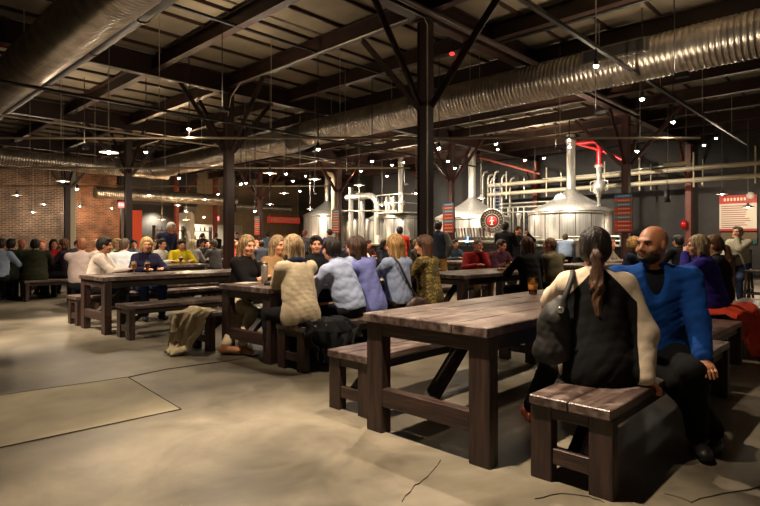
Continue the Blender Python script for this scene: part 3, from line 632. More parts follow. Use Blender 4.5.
MB().box((-.03, -.54, z0), (0, .54, z1 - .02)).build('board', mat('board_brown', '#5c4a30', .6), bd); MB().box((-.04, -.54, z0), (-.03, .54, (z0 + z1) / 2 - .05)).build('green_band', mat('board_green', '#1f4a45', .6), bd)
# red sign over the shop, exit signs
def letters(txt, name, m, parent, loc, rot, size, ext=.006):
    c = bpy.data.curves.new(name, 'FONT'); c.body = txt; c.size = size; c.align_x = 'CENTER'; c.align_y = 'CENTER'; c.extrude = ext
    o = bpy.data.objects.new(name, c); COL.objects.link(o)
    dg = bpy.context.evaluated_depsgraph_get(); me = bpy.data.meshes.new_from_object(o.evaluated_get(dg)); bpy.data.objects.remove(o)
    me.materials.clear(); me.materials.append(m); o = bpy.data.objects.new(name, me); COL.objects.link(o); o.parent = parent; o.location = loc; o.rotation_euler = rot
    return o
sg = tag(empty('hanging_sign', (at_v(284, V1 - 1), V1 - 1, 0)), 'long red hanging merchandise sign before the tan wall', 'sign')
zc = hgt(220, sg.location.x, V1 - 1)
MB().box((-1.25, -.03, zc - .2), (1.25, .03, zc + .18), bev=.01).build('panel', mat('sign_red', '#b5382a', .5, emit=.25), sg)
letters('MERCHANDISE', 'lettering', mat('sign_cream', '#d9c7a8', .6), sg, (0, -.035, zc - .01), (math.pi / 2, 0, 0), .3)
for s in (-1, 1): MB().tube([(s * 1.1, 0, zc + .18), (s * 1.1, 0, CEIL)], .01, 6).build('hanger_rod', cnd, sg)
def exit_sign(x, y, v, lb):
    u = at_v(x, v); z = hgt(y, u, v); t = tag(empty('exit_sign', (u, v, z)), lb, 'sign')
    MB().box((-.19, -.03, -.13), (.19, .03, .13), bev=.01).build('housing', mat('exit_red', (1, .08, .1, 1), .5, emit=1.4), t)
    letters('EXIT', 'lettering', mat('exit_letters', (1, .6, .55, 1), .5, emit=1.2), t, (0, -.033, 0), (math.pi / 2, 0, 0), .18)
    MB().tube([(0, 0, .12), (0, 0, CEIL - z)], .01, 6).build('stem', black_p, t)
exit_sign(122.5, 205, 26.5, 'glowing red exit sign at the dark doorway on the left'); exit_sign(216, 218.5, V1 - .8, 'glowing red exit sign over the service hatch')
# shop and hatch fittings
sh = tag(empty('shop_shelf', (at_v(183, V1 + .6), V1 + .9, 0)), 'wide dim shelf of bottles behind the standing man', 'shelf')
for z in (.9, 1.4, 1.9): MB().box((-1.5, 0, z), (2.0, .35, z + .04)).build('shelf_board', mat('shelf_wood', '#4d4336', .6), sh)
for x in (-1.5, .2, 1.96): MB().box((x, 0, 0), (x + .04, .35, 2.2)).build('upright', mat('shelf_wood', '#4d4336', .6), sh)
for k in range(30):
    z = (.94, 1.44, 1.94)[k % 3]; x = -1.35 + (k // 3) * .33 + random.uniform(-.05, .05)
    tag(MB().lathe([(0, 0), (.045, 0), (.045, .16), (.015, .21), (.015, .27), (0, .27)], 10, c=(sh.location.x + x, V1 + 1.05, z)).build('bottle', mat('bottle_' + str(k % 4), ['#8a8f78', '#6a4a28', '#a89a80', '#3d4a3a'][k % 4], .2)),
        '%s bottle on the %s dim shelf, %s from the left' % (['grey green', 'brown', 'cream', 'dark green'][k % 4], ['lowest', 'middle', 'top'][k % 3], ['first', 'second', 'third', 'fourth', 'fifth', 'sixth', 'seventh', 'eighth', 'ninth', 'tenth'][k // 3]), 'bottle', 'bottles on the dim shelf')
rc = tag(empty('display_rack', (at_v(287, V1 - 1.6), V1 - 1.6, 0)), 'white wire display rack with goods under the red sign', 'rack')
for z in (.5, 1.0, 1.5): MB().box((-.9, -.2, z), (.9, .2, z + .03)).build('rack_shelf', mat('rack_white', '#c9c2b4', .5), rc)
for x in (-.9, -.3, .3, .88): MB().tube([(x, -.2, 0), (x, -.2, 1.75)], .02, 6).build('rack_post', mat('rack_white', '#c9c2b4', .5), rc)
for k in range(12):
    x = -.75 + (k % 6) * .29; z = 1.03 if k < 6 else .53
    tag(MB().box((rc.location.x + x, V1 - 1.75, z + .0), (rc.location.x + x + .2, V1 - 1.5, z + .22 + .05 * (k % 2)), bev=.02).build('folded_goods', mat('goods_' + str(k % 4), ['#d4c8b4', '#a33b2e', '#5b5f66', '#b8a888'][k % 4], .8)),
        '%s folded goods on the %s white wire shelf, %s from the left' % (['cream', 'red', 'grey', 'tan'][k % 4], 'upper' if k < 6 else 'lower', ['first', 'second', 'third', 'fourth', 'fifth', 'sixth'][k % 6]), 'goods', 'goods on the wire rack')
fx = tag(empty('hanging_lantern', (19.0, at_u(667, 19), 0)), 'small black cylinder lantern on the right dark wall', 'lantern')
z = hgt(196, 19, at_u(667, 19)); MB().lathe([(0, z + .18), (.09, z + .18), (.11, z - .2), (.09, z - .2), (.08, z)], 16).build('body', black_p, fx); MB().tube([(0, 0, z + .18), (0, 0, CEIL)], .01, 6).build('cord', black_p, fx)
fx = tag(empty('hanging_lantern', (15.0, at_u(234.5, 15), 0)), 'small black lantern right of the second column over the hatch', 'lantern')
z = hgt(208, 15, at_u(234.5, 15)); MB().lathe([(0, z + .18), (.09, z + .18), (.11, z - .2), (.09, z - .2), (.08, z)], 16).build('body', black_p, fx); MB().tube([(0, 0, z + .18), (0, 0, CEIL)], .01, 6).build('cord', black_p, fx)
fe = tag(empty('fire_extinguisher', (15.7, CV[1] - .0, 0)), 'red alarm bell box on a post right of the dark seated man', 'alarm')
fe.location = (U0 - .5, at_u(683.5, U0 - .5), 0); z = hgt(224, U0 - .5, fe.location.y)
MB().lathe([(0, z + .15), (.08, z + .13), (.1, z), (.1, z - .15), (0, z - .17)], 14).build('body', red, fe)
# ================================================================ tables and benches
TL, TD, TZ = 2.45, .94, .76
def make_table(u, v, label, L=TL):
    t = tag(empty('communal_table', (u, v, 0)), label, 'table', 'heavy timber communal tables')
    m = MB(); n = 4; w_ = TD / n
    for k in range(n): m.box((0, k * w_ + .002, TZ - .055), (L, (k + 1) * w_ - .002, TZ - random.uniform(0, .0025)), bev=.005)
    m.build('table_top', [top_wood()], t)
    for x in (.03, L - .12):
        for y in (.005, TD - .14): MB().box((x, y, 0), (x + .09, y + .135, TZ - .055), bev=.005).build('leg', WZ(), t)
    for x in (.035, L - .1): MB().box((x, .14, TZ - .14), (x + .06, TD - .14, TZ - .055), bev=.004).build('end_apron', WY(), t)
    for y in (.045, TD - .09): MB().box((.12, y, TZ - .15), (L - .12, y + .045, TZ - .055), bev=.004).build('side_apron', WX(), t)
    for x in (.035, L - .095): MB().box((x, .14, .17), (x + .065, TD - .14, .285), bev=.005).build('stretcher', WY(), t)
    MB().beam((.09, TD / 2, .25), (.62, TD / 2, .7), .09, .05, bev=.004).build('diagonal_brace', WX(), t)
    MB().beam((L - .09, TD / 2, .25), (L - .62, TD / 2, .7), .09, .05, bev=.004).build('diagonal_brace', WX(), t)
    m = MB()
    for y in (.0, TD - .0):
        for k in range(5): m.lathe([(0, .004), (.006, .003), (.008, 0)], 8, c=(0, 0, 0), M=Matrix.Translation((.075, y if y else .004, .3 + k * .09)) @ Matrix.Rotation(math.pi / 2 * (1 if y == 0 else -1), 4, 'X'))
    m.build('bolt_heads', mat('black_metal', '#1b1917', .4), t)
    return t
BZ, BD = .43, .42
def make_bench(u, v, label, L=TL):
    t = tag(empty('timber_bench', (u, v, 0)), label, 'bench', 'heavy timber benches')
    m = MB()
    for k in range(2): m.box((0, k * BD / 2 + .002, BZ - .05), (L, (k + 1) * BD / 2 - .002, BZ), bev=.005)
    m.build('bench_top', top_wood(), t)
    for x in (.02, L - .09):
        for y in (.0, BD - .115): MB().box((x, y, 0), (x + .07, y + .115, BZ - .05), bev=.004).build('leg', WZ(), t)
    for x in (.025, L - .075): MB().box((x, .115, BZ - .11), (x + .05, BD - .115, BZ - .05), bev=.003).build('end_apron', WY(), t)
    for x in (.03, L - .075): MB().box((x, .115, .09), (x + .045, BD - .115, .17), bev=.003).build('stretcher', WY(), t)
    for y in (.03, BD - .06): MB().box((.09, y, BZ - .115), (L - .09, y + .03, BZ - .05), bev=.003).build('side_apron', WX(), t)
    MB().beam((.07, BD / 2, .15), (.36, BD / 2, BZ - .06), .06, .04).build('diagonal_brace', WX(), t); MB().beam((L - .07, BD / 2, .15), (L - .36, BD / 2, BZ - .06), .06, .04).build('diagonal_brace', WX(), t)
    return t
def dup(o, u, v, label, rz=0):
    c = copy_tree(o); c.location = (u, v, 0); c.rotation_euler = (0, 0, rz); c['label'] = label; return c
T0 = make_table(2.45, 1.57, 'nearest timber table with worn top, beside the ponytailed woman')
B0 = make_bench(2.55, .965, 'foreground timber bench where the ponytailed woman and man in blue sit')
# rows run back along v; the first figure is where each table's left corner stands
TT = [(3.08, 4.49, 'timber table with the group of friends, left of the nearest column'),
      (2.58, 7.5, 'long timber table with two tulip beer glasses, left of centre'), (5.15, 7.5, 'timber table end-on to the two-glass table, behind the friends'),
      (3.4, 10.7, 'timber table where the man in yellow sweater sits'), (2.9, 13.7, 'timber table before the man in dark green, far left'),
      (3.2, 16.8, 'far left timber table in the fourth row from the front'), (3.5, 19.9, 'far left timber table in the fifth row from the front'), (3.8, 23.2, 'rearmost timber table near the brick wall'),
      (6.5, 2.15, 'timber table behind the man in blue jacket'), (6.2, 4.35, 'timber table where the two men in red sit, right of the nearest column'),
      (7.4, 10.7, 'timber table behind the second column'), (7.0, 13.7, 'timber table in the crowd under the orange panel'), (7.4, 16.8, 'timber table in the crowd, centre rear'), (7.4, 19.9, 'rear timber table before the service hatch'),
      (10.6, 7.5, 'timber table in the crowd behind the nearest column'), (10.8, 10.7, 'timber table in the crowd behind the friends group'), (10.8, 13.7, 'timber table in the crowd in front of the far left tank'),
      (10.6, 4.35, 'timber table in front of the bar, right of centre')]
TABS = [T0] + [dup(T0, u, v, lb) for u, v, lb in TT]
BENCH = [(2.6, 2.62, 'empty timber bench on the left side of the nearest table'),
         (6.75, 1.2, 'pale-topped timber bench under the woman in purple'), (6.4, 3.15, 'timber bench under the curly blonde at the right'),
         (3.1, 3.97, 'timber bench on the near side of the friends table'), (3.0, 5.52, 'timber bench on the far side of the friends table'),
         (6.2, 3.7, 'timber bench near side of the red sweater table'), (6.6, 5.75, 'timber bench far side of the red sweater table'),
         (2.66, 6.87, 'empty timber bench in front of the two-glass table'), (2.6, 8.62, 'timber bench behind the two-glass table'), (5.2, 6.87, 'timber bench behind the friends, by the second table'),
         (3.3, 10.0, 'timber bench near side of the yellow sweater table'), (3.5, 11.8, 'timber bench far side of the yellow sweater table'),
         (2.95, 12.95, 'timber bench under the man in dark green'), (2.9, 14.8, 'timber bench under the woman in red, far left'),
         (3.2, 16.1, 'timber bench, near side, fourth row at far left'), (3.2, 17.9, 'timber bench, far side, fourth row at far left'), (3.6, 19.2, 'timber bench, near side, fifth row at far left'), (3.6, 21.0, 'timber bench, far side, fifth row at far left'),
         (7.4, 10.0, 'timber bench near side behind the second column'), (7.6, 11.95, 'timber bench far side behind the second column'),
         (7.0, 13.0, 'timber bench near side under the orange panel'), (7.0, 14.8, 'timber bench far side under the orange panel'),
         (10.6, 3.7, 'timber bench near side of the table before the bar'), (10.6, 5.45, 'timber bench far side of the table before the bar'),
         (10.6, 8.6, 'timber bench in the crowd behind the nearest column'), (10.8, 10.05, 'timber bench, near side, crowd behind the friends'), (10.8, 11.8, 'timber bench, far side, crowd behind the friends')]
for i, (u, v, lb) in enumerate(BENCH): dup(B0, u, v, lb)
make_bench(5.05, 1.13, 'short timber bench in line behind the man in blue', 1.36)
# bar stools
def stool(u, v, label, H=.68):
    t = tag(empty('bar_stool', (u, v, 0)), label, 'stool', 'bar stools on the right')
    MB().box((-.18, -.18, H - .045), (.18, .18, H), bev=.01).build('seat', WX(), t)
    for sx in (-1, 1):
        for sy in (-1, 1): MB().beam((sx * .18, sy * .18, 0), (sx * .15, sy * .15, H - .04), .04, .04).build('leg', WZ(), t)
        MB().beam((sx * .17, -.17, .22), (sx * .17, .17, .22), .03, .03).build('rung', WZ(), t); MB().beam((-.17, sx * .17, .28), (.17, sx * .17, .28), .03, .03).build('rung', WZ(), t)
    return t
su, sv, _ = at_Z(741, 270, 11.0); stool(su, sv, 'tall stool under the person in pale sweater')
su2, sv2, _ = at_Z(757, 272, 10.6); stool(su2, sv2, 'empty tall stool at the right edge')
t = tag(empty('high_table', (0, 0, 0)), 'dark high table in front of the person in pale sweater', 'table')
hu, hv, _ = at_Z(722, 258, 11.3); MB().box((hu - .5, hv - .35, .93), (hu + .3, hv + .35, .98), bev=.005).build('table_top', WX(), t)
for sx in (-.42, .2):
    for sy in (-.28, .28): MB().box((hu + sx, hv + sy - .03, 0), (hu + sx + .06, hv + sy + .03, .93)).build('leg', WZ(), t)
bx = tag(empty('red_post', at_Z(728, 277, 11.5)), 'short red metal post under the high table', 'post'); bx.location.z = 0
MB().box((-.04, -.04, 0), (.04, .04, .8)).build('post', red, bx)
# ================================================================ people
class Field:
    def __init__(s, lo, hi, vox):
        s.lo = np.array(lo, float); s.vox = vox
        s.n = np.maximum(3, np.ceil((np.array(hi) - s.lo) / vox).astype(int) + 1)
        s.ax = [(s.lo[i] + vox * np.arange(s.n[i])).astype(np.float32) for i in range(3)]
        s.D = np.full(tuple(s.n), 1.0, np.float32)
    def sl(s, lo, hi, m=.07):
        a = np.clip(np.floor((np.array(lo) - m - s.lo) / s.vox).astype(int), 0, s.n); b = np.clip(np.ceil((np.array(hi) + m - s.lo) / s.vox).astype(int) + 1, 0, s.n)
        if np.any(b <= a): return None, None
        S_ = tuple(slice(int(a[i]), int(b[i])) for i in range(3))
        return S_, (s.ax[0][S_[0]][:, None, None], s.ax[1][S_[1]][None, :, None], s.ax[2][S_[2]][None, None, :])
    def put(s, S_, d, k, sub=False):
        a = s.D[S_]
        if sub:
            if k > 0:
                h = np.clip(.5 - .5 * (a + d) / k, 0, 1); s.D[S_] = a * (1 - h) - d * h + k * h * (1 - h)
            else: s.D[S_] = np.maximum(a, -d)
        elif k > 0:
            h = np.clip(.5 + .5 * (a - d) / k, 0, 1); s.D[S_] = a * (1 - h) + d * h - k * h * (1 - h)
        else: s.D[S_] = np.minimum(a, d)
    def cap(s, a, b, r1, r2=None, k=.03, sub=False, fl=None):
        r2 = r1 if r2 is None else r2; a = np.array(a, float); b = np.array(b, float); r = max(r1, r2)
        S_, g = s.sl(np.minimum(a, b) - r, np.maximum(a, b) + r)
        if S_ is None: return
        ba = b - a; L2 = max(1e-9, float(ba @ ba)); px, py, pz = g[0] - a[0], g[1] - a[1], g[2] - a[2]
        t = np.clip((px * ba[0] + py * ba[1] + pz * ba[2]) / L2, 0, 1)
        d = np.sqrt((px - t * ba[0]) ** 2 + (py - t * ba[1]) ** 2 + (pz - t * ba[2]) ** 2) - (r1 + (r2 - r1) * t)
        if fl is not None: d = d + fl(*g)
        s.put(S_, d, k, sub)
    def ell(s, c, r, R=None, k=.03, sub=False, fl=None):
        c = np.array(c, float); m = max(r)
        S_, g = s.sl(c - m, c + m)
        if S_ is None: return
        px, py, pz = g[0] - c[0], g[1] - c[1], g[2] - c[2]
        if R is not None:
            q = [px * R[0][i] + py * R[1][i] + pz * R[2][i] for i in range(3)]
        else: q = [px, py, pz]
        k0 = np.sqrt((q[0] / r[0]) ** 2 + (q[1] / r[1]) ** 2 + (q[2] / r[2]) ** 2) + 1e-6
        k1 = np.sqrt((q[0] / r[0] ** 2) ** 2 + (q[1] / r[1] ** 2) ** 2 + (q[2] / r[2] ** 2) ** 2) + 1e-6
        d = k0 * (k0 - 1) / k1
        if fl is not None: d = d + fl(*g)
        s.put(S_, d, k, sub)
    def cut(s, n, c):              # keep the side where n.(p-c) < 0
        n = np.array(n, float); n /= np.linalg.norm(n)
        d = (s.ax[0][:, None, None] - c[0]) * n[0] + (s.ax[1][None, :, None] - c[1]) * n[1] + (s.ax[2][None, None, :] - c[2]) * n[2]
        s.D = np.maximum(s.D, d.astype(np.float32))
    def mesh(s):
        D = s.D; nx, ny, nz = D.shape; I = D < 0
        c = np.zeros((nx - 1, ny - 1, nz - 1), np.int8)
        for i in (0, 1):
            for j in (0, 1):
                for k in (0, 1): c += I[i:nx - 1 + i, j:ny - 1 + j, k:nz - 1 + k]
        act = (c > 0) & (c < 8); idx = np.argwhere(act)
        if len(idx) == 0: return np.zeros((0, 3)), []
        ids = np.full(act.shape, -1, np.int64); ids[act] = np.arange(len(idx))
        acc = np.zeros((len(idx), 3)); cnt = np.zeros(len(idx))
        corners = [(i, j, k) for i in (0, 1) for j in (0, 1) for k in (0, 1)]
        dv = {q: D[idx[:, 0] + q[0], idx[:, 1] + q[1], idx[:, 2] + q[2]] for q in corners}
        for q in corners:
            for ax in range(3):
                if q[ax] == 0:
                    q2 = list(q); q2[ax] = 1; q2 = tuple(q2); a, b = dv[q], dv[q2]; m = (a < 0) != (b < 0)
                    t = np.where(m, a / np.where(m, a - b, 1), 0); p = np.zeros((len(idx), 3)); p += q; p[:, ax] = t
                    acc[m] += p[m]; cnt[m] += 1
        V = (idx + acc / cnt[:, None]) * s.vox + s.lo
        F = []
        for ax in range(3):
            A = np.take(I, range(0, D.shape[ax] - 1), ax); B = np.take(I, range(1, D.shape[ax]), ax)
            e = np.argwhere(A != B); o = [k for k in range(3) if k != ax]
            ok = (e[:, o[0]] > 0) & (e[:, o[1]] > 0) & (e[:, o[0]] < D.shape[o[0]] - 1) & (e[:, o[1]] < D.shape[o[1]] - 1); e = e[ok]
            def cell(a, b):
                q = e.copy(); q[:, o[0]] -= a; q[:, o[1]] -= b; return ids[q[:, 0], q[:, 1], q[:, 2]]
            quad = np.stack([cell(1, 1), cell(0, 1), cell(0, 0), cell(1, 0)], 1)
            ins = I[e[:, 0], e[:, 1], e[:, 2]]
            flip = ins if ax != 1 else ~ins
            quad[~flip] = quad[~flip][:, ::-1]
            F.append(quad)
        return V, np.concatenate(F)
def mesh_obj(name, parts, ms, parent=None, matf=None, shade=True):
    vs, fs, n = [], [], 0
    for V, F in parts:
        if len(V) == 0: continue
        vs.append(V); fs.append(np.asarray(F) + n); n += len(V)
    V = np.concatenate(vs); F = np.concatenate(fs)
    me = bpy.data.meshes.new(name); me.vertices.add(len(V)); me.vertices.foreach_set('co', V.astype(np.float32).ravel())
    me.loops.add(len(F) * 4); me.loops.foreach_set('vertex_index', F.astype(np.int32).ravel())
    me.polygons.add(len(F)); me.polygons.foreach_set('loop_start', np.arange(len(F), dtype=np.int32) * 4); me.polygons.foreach_set('loop_total', np.full(len(F), 4, np.int32))
    me.polygons.foreach_set('use_smooth', np.ones(len(F), bool))
    if not isinstance(ms, (list, tuple)): ms = [ms]
    for m in ms: me.materials.append(m)
    if matf is not None:
        ce = V[F].mean(1); me.polygons.foreach_set('material_index', matf(ce).astype(np.int32))
    me.update(calc_edges=True)
    o = bpy.data.objects.new(name, me); COL.objects.link(o)
    if parent: o.parent = parent
    return o
def nrm(a): a = np.array(a, float); return a / (np.linalg.norm(a) + 1e-9)
def ik(a, c, l1, l2, pole):
    a, c = np.array(a, float), np.array(c, float); d = c - a; L = np.linalg.norm(d)
    if L > (l1 + l2) * .995: c = a + d / L * (l1 + l2) * .995; d = c - a; L = np.linalg.norm(d)
    u = d / L; x = (l1 ** 2 - l2 ** 2 + L ** 2) / (2 * L); h = math.sqrt(max(0, l1 ** 2 - x ** 2))
    p = np.array(pole, float); p = nrm(p - u * (p @ u)); return a + u * x + p * h, c
def rotm(yaw, pitch, roll=0):     # columns: right, forward, up
    cy, sy, cp, sp = math.cos(yaw), math.sin(yaw), math.cos(pitch), math.sin(pitch)
    R = np.array([[cy, -sy, 0], [sy, cy, 0], [0, 0, 1]]) @ np.array([[1, 0, 0], [0, cp, sp], [0, -sp, cp]])
    cr, sr = math.cos(roll), math.sin(roll)
    return R @ np.array([[cr, 0, sr], [0, 1, 0], [-sr, 0, cr]])
def folds(amp, seed, f=1.0):
    r = np.random.default_rng(seed); K = [(r.normal(size=3) * np.array([1, 1, 1.6]) * f, r.uniform(0, 6.28)) for _ in range(5)]
    def g(x, y, z):
        t = 0
        wx = x + .05 * np.sin(9 * z + seed) + .03 * np.sin(17 * y + seed); wz = z + .06 * np.sin(8 * x + 7 * y + seed * .7)
        for i, (k, p) in enumerate(K): t = t + np.abs(np.sin((k[0] * wx + k[1] * y + k[2] * wz) * (15 + 8 * i) + p)) * (1 / (1 + .5 * i))
        return (t - 2.0) * (-amp / 2.2)
    return g
def two_tone(c1, c2):
    m = bpy.data.materials.new('two_tone_fabric'); m.use_nodes = True; nt = m.node_tree; b = nt.nodes['Principled BSDF']; b.inputs['Roughness'].default_value = .9; b.inputs['Specular IOR Level'].default_value = .2
    a = nt.nodes.new('ShaderNodeAttribute'); a.attribute_name = 'pattern'; r = nt.nodes.new('ShaderNodeMapRange'); r.inputs[1].default_value = -.0015; r.inputs[2].default_value = .0015
    nt.links.new(a.outputs['Fac'], r.inputs[0]); mx = nt.nodes.new('ShaderNodeMix'); mx.data_type = 'RGBA'; nt.links.new(r.outputs[0], mx.inputs[0]); mx.inputs[6].default_value = lin(c1); mx.inputs[7].default_value = lin(c2)
    nt.links.new(mx.outputs[2], b.inputs['Base Color']); n = nt.nodes.new('ShaderNodeTexNoise'); n.inputs['Scale'].default_value = 90; bp = nt.nodes.new('ShaderNodeBump'); bp.inputs['Strength'].default_value = .25; bp.inputs['Distance'].default_value = .01
    nt.links.new(n.outputs['Fac'], bp.inputs['Height']); nt.links.new(bp.outputs[0], b.inputs['Normal']); return m
SK = {'fair': '#c9906f', 'pink': '#cf8a6c', 'tan': '#a86f4e', 'dark': '#6d4633'}
PEOPLE = []
def person(label, u, v, face, seat=BZ, lean=8, twist=0, side=0, hy=0, hp=5, hands=('table', 'table'), feet=None, top='#444444', top2=None, pants='#1b1b20', hair='#3a2618', style='short', skin='fair',
           vox=.018, sc=.97, build=1.0, female=False, sleeves='long', collar=False, hem=0.0, fold=.010, shoes='#1a1715', extra=None, seed=None, z=0, cat='person', group=None, matf=None, top_kind='shirt', poles=(None, None), vcut=None, tail=None):
    seed = seed or (len(PEOPLE) * 17 + 5); fine = vox <= .0125; mid = vox <= .02
    root = tag(empty('person', (u, v, z), math.radians(face - 90)), label, cat, group)
    ca, sa = math.cos(math.radians(face - 90)), math.sin(math.radians(face - 90))
    def L(p):    # world -> local
        x, y = p[0] - u, p[1] - v; return np.array([x * ca + y * sa, -x * sa + y * ca, p[2] - z])
    le, tw, sd = math.radians(lean), math.radians(twist), math.radians(side)
    hipz = (seat + .095) if seat is not None else .90 * sc
    P = np.array([0, 0, hipz])
    t1 = nrm([math.sin(sd) * .5, math.sin(le * .6), math.cos(le * .6)]); t2 = nrm([math.sin(sd), math.sin(le), math.cos(le)]); t3 = nrm([math.sin(sd), math.sin(le * 1.25), math.cos(le * 1.25)])
    waist = P + t1 * .16 * sc; chest = waist + t2 * .20 * sc; neck = chest + t3 * .165 * sc
    X = np.array([math.cos(tw), math.sin(tw), 0]); X = nrm(X - t2 * (X @ t2)); Fw = np.cross(t2, X)
    RT = np.stack([X, Fw, t2], 1)
    X0 = np.array([math.cos(tw * .3), math.sin(tw * .3), 0]); F0 = np.cross(t1, X0); RP = np.stack([X0, F0, t1], 1)
    sw = (.165 if female else .185) * sc * build
    shl = {s: chest + X * s * sw + t2 * .105 * sc - Fw * .005 for s in (-1, 1)}
    hl_, fl_ = math.radians(hy), math.radians(hp)
    RH = rotm(tw * .6 + hl_, fl_)
    Hc = neck + nrm(t3 + np.array([0, .25, .3])) * .095 * sc + RH[:, 2] * .062 + RH[:, 1] * .012
    # arms
    arms = {}
    for s, tg in ((-1, hands[0]), (1, hands[1])):
        pole = X * s * .9 + np.array([0, -.25, -.9]); 
        if isinstance(tg, str):
            tg = {'table': [s * .14, .40, .80], 'fwd': [s * .10, .47, .80], 'lap': [s * .12, .27, hipz + .10], 'chin': None, 'side': [s * (sw + .07), .02, (hipz - .1 if seat is None else hipz + .05)], 'hip': [s * .24, .05, hipz + .1],
                  'cross': [-s * .1, .3, .80], 'bar': [s * .12, .42, 1.14], 'pocket': [s * .22, .10, hipz + .0], 'up': [s * .2, .25, 1.45]}[tg]
            if tg is None: tg = Hc + RH[:, 1] * .085 - RH[:, 2] * .13 + X * s * .03; pole = X * s * .5 + np.array([0, .1, -1])
        else: tg = L(tg) if len(tg) == 3 else np.array(tg[:3])
        if poles[0 if s < 0 else 1] is not None: pole = np.array(poles[0 if s < 0 else 1], float)
        e, w_ = ik(shl[s], tg, .29 * sc, .255 * sc, pole); arms[s] = (shl[s], e, w_)
    # legs
    legs = {}
    if seat is not None: ft = feet or ((-.13, .40), (.13, .42))
    else: ft = feet or ((-.11, -.02), (.11, .05))
    for s, f in ((-1, ft[0]), (1, ft[1])):
        hp_ = P + X0 * s * .09 * sc + np.array([0, 0, -.01]); 
        if len(f) == 3: q = L((f[0], f[1], f[2] + z)); ank = np.array([q[0], q[1], q[2]]); 
        else: ank = np.array([f[0], f[1], .085])
        k, a_ = ik(hp_, ank, .44 * sc, .43 * sc, np.array([s * .12, 1.0, .45]) if seat is not None else np.array([s * .1, 1, 0])); legs[s] = (hp_, k, a_)
    allp = np.array([P, neck, Hc] + [p for d in (arms, legs) for s in d for p in d[s]])
    lo, hi = allp.min(0) - .27, allp.max(0) + .27; lo[2] = max(lo[2], -.03)
    b = build; wst = .93 if female else 1.0
    def torso(F, e, k=.05, fl=None, pel=True):
        if pel: F.ell(P + t1 * .01, ((.158 if female else .155) * b * sc + e, .115 * b * sc + e, .115 * sc + e), RP, k, fl=fl)
        F.ell(waist - t1 * .01, (.15 * b * wst * sc + e, .10 * b * sc + e, .15 * sc + e), RT, k, fl=fl)
        F.ell(chest + t2 * .01 + Fw * .005, (.158 * b * sc * (.93 if female else 1) + e, .105 * b * sc + e, .165 * sc + e), RT, k, fl=fl)
        F.cap(shl[-1] + X * .015, shl[1] - X * .015, .052 * sc + e, k=k, fl=fl)
        F.cap(chest + t2 * .10 * sc, neck, .075 * sc + e, .055 * sc + e * .4, k=k, fl=fl)
        if female:
            for s in (-1, 1): F.ell(chest + X * s * .068 + Fw * .085 + t2 * -.01, (.06 + e, .05 + e, .058 + e), RT, k, fl=fl)
    def arm(F, s, e, k=.03, fl=None, stop=1.0):
        a, m, w_ = arms[s]; F.cap(a, m, .052 * sc * (.85 if female else 1) + e, .041 * sc + e, k=k, fl=fl)
        if stop > 0: F.cap(m, m + (w_ - m) * stop, .041 * sc + e, (.041 - .013 * stop) * sc + e * (1 if stop < 1 else .75), k=k, fl=fl)
    def leg(F, s, e, k=.03, fl=None, stop=1.0):
        h_, kn, a_ = legs[s]; F.cap(h_, kn, .085 * b * sc + e, .058 * sc + e, k=k, fl=fl); F.cap(kn, kn + (a_ - kn) * stop, .056 * sc + e, .038 * sc + e * (1.5 if stop > .9 else 1), k=k, fl=fl)
        m = kn + (a_ - kn) * .3; d = nrm(np.cross(np.cross(a_ - kn, kn - h_), a_ - kn)); F.cap(m - d * .018, m + (a_ - kn) * .2 - d * .012, .042 * sc + e, .034 * sc + e, k=k, fl=fl)
    def foot(F, s, e, k=.02):
        h_, kn, a_ = legs[s]; d = nrm([X0[0] * s * .2 - X0[1], X0[1] * s * .2 + X0[0], 0]); 
        if len(ft[0 if s < 0 else 1]) == 3: dz = nrm(a_ - kn); 
        base = a_ + np.array([0, 0, -.045]); F.cap(base - d * .045, base + d * .13, .034 + e, .028 + e, k=k); F.cap(base + d * .08 - np.array([d[1], -d[0], 0]) * .01, base + d * .15 + np.array([d[1], -d[0], 0]) * .015, .028 + e, .024 + e, k=k); F.cap(a_, base, .036 + e, .034 + e, k=k)
    def headf(F, k=.02):
        q = lambda x, y, z_: Hc + RH @ np.array([x, y, z_]) * sc
        F.cap(neck - t3 * .05, q(0, -.02, -.055), .054 * sc, .05 * sc, k=.03)
        F.ell(q(0, -.018, .03), (.075 * sc, .094 * sc, .088 * sc), RH, k=.03); F.ell(q(0, .018, -.03), (.060 * sc, .072 * sc, .085 * sc), RH, k=.04)
        F.ell(q(0, .052, -.088), (.03, .028, .02), RH, k=.03)
        F.cap(q(-.035, .078, .028), q(.035, .078, .028), .010, k=.02)
        for s in (-1, 1):
            F.ell(q(s * .032, .093, .006), (.017, .014, .011), RH, k=.008, sub=True); F.ell(q(s * .042, .06, -.03), (.022, .022, .02), RH, k=.02)
            F.ell(q(s * .076, -.008, -.005), (.010, .02, .032), RH, k=.006)
        F.cap(q(0, .086, .012), q(0, .106, -.022), .008, .013, k=.012); 
        for s in (-1, 1): F.ell(q(s * .013, .096, -.028), (.008, .01, .007), RH, k=.006)
        F.ell(q(0, .086, -.052), (.024, .010, .006), RH, k=.005); F.ell(q(0, .084, -.063), (.021, .011, .007), RH, k=.005)
        F.ell(q(0, .096, -.0575), (.022, .008, .0016), RH, k=.002, sub=True)
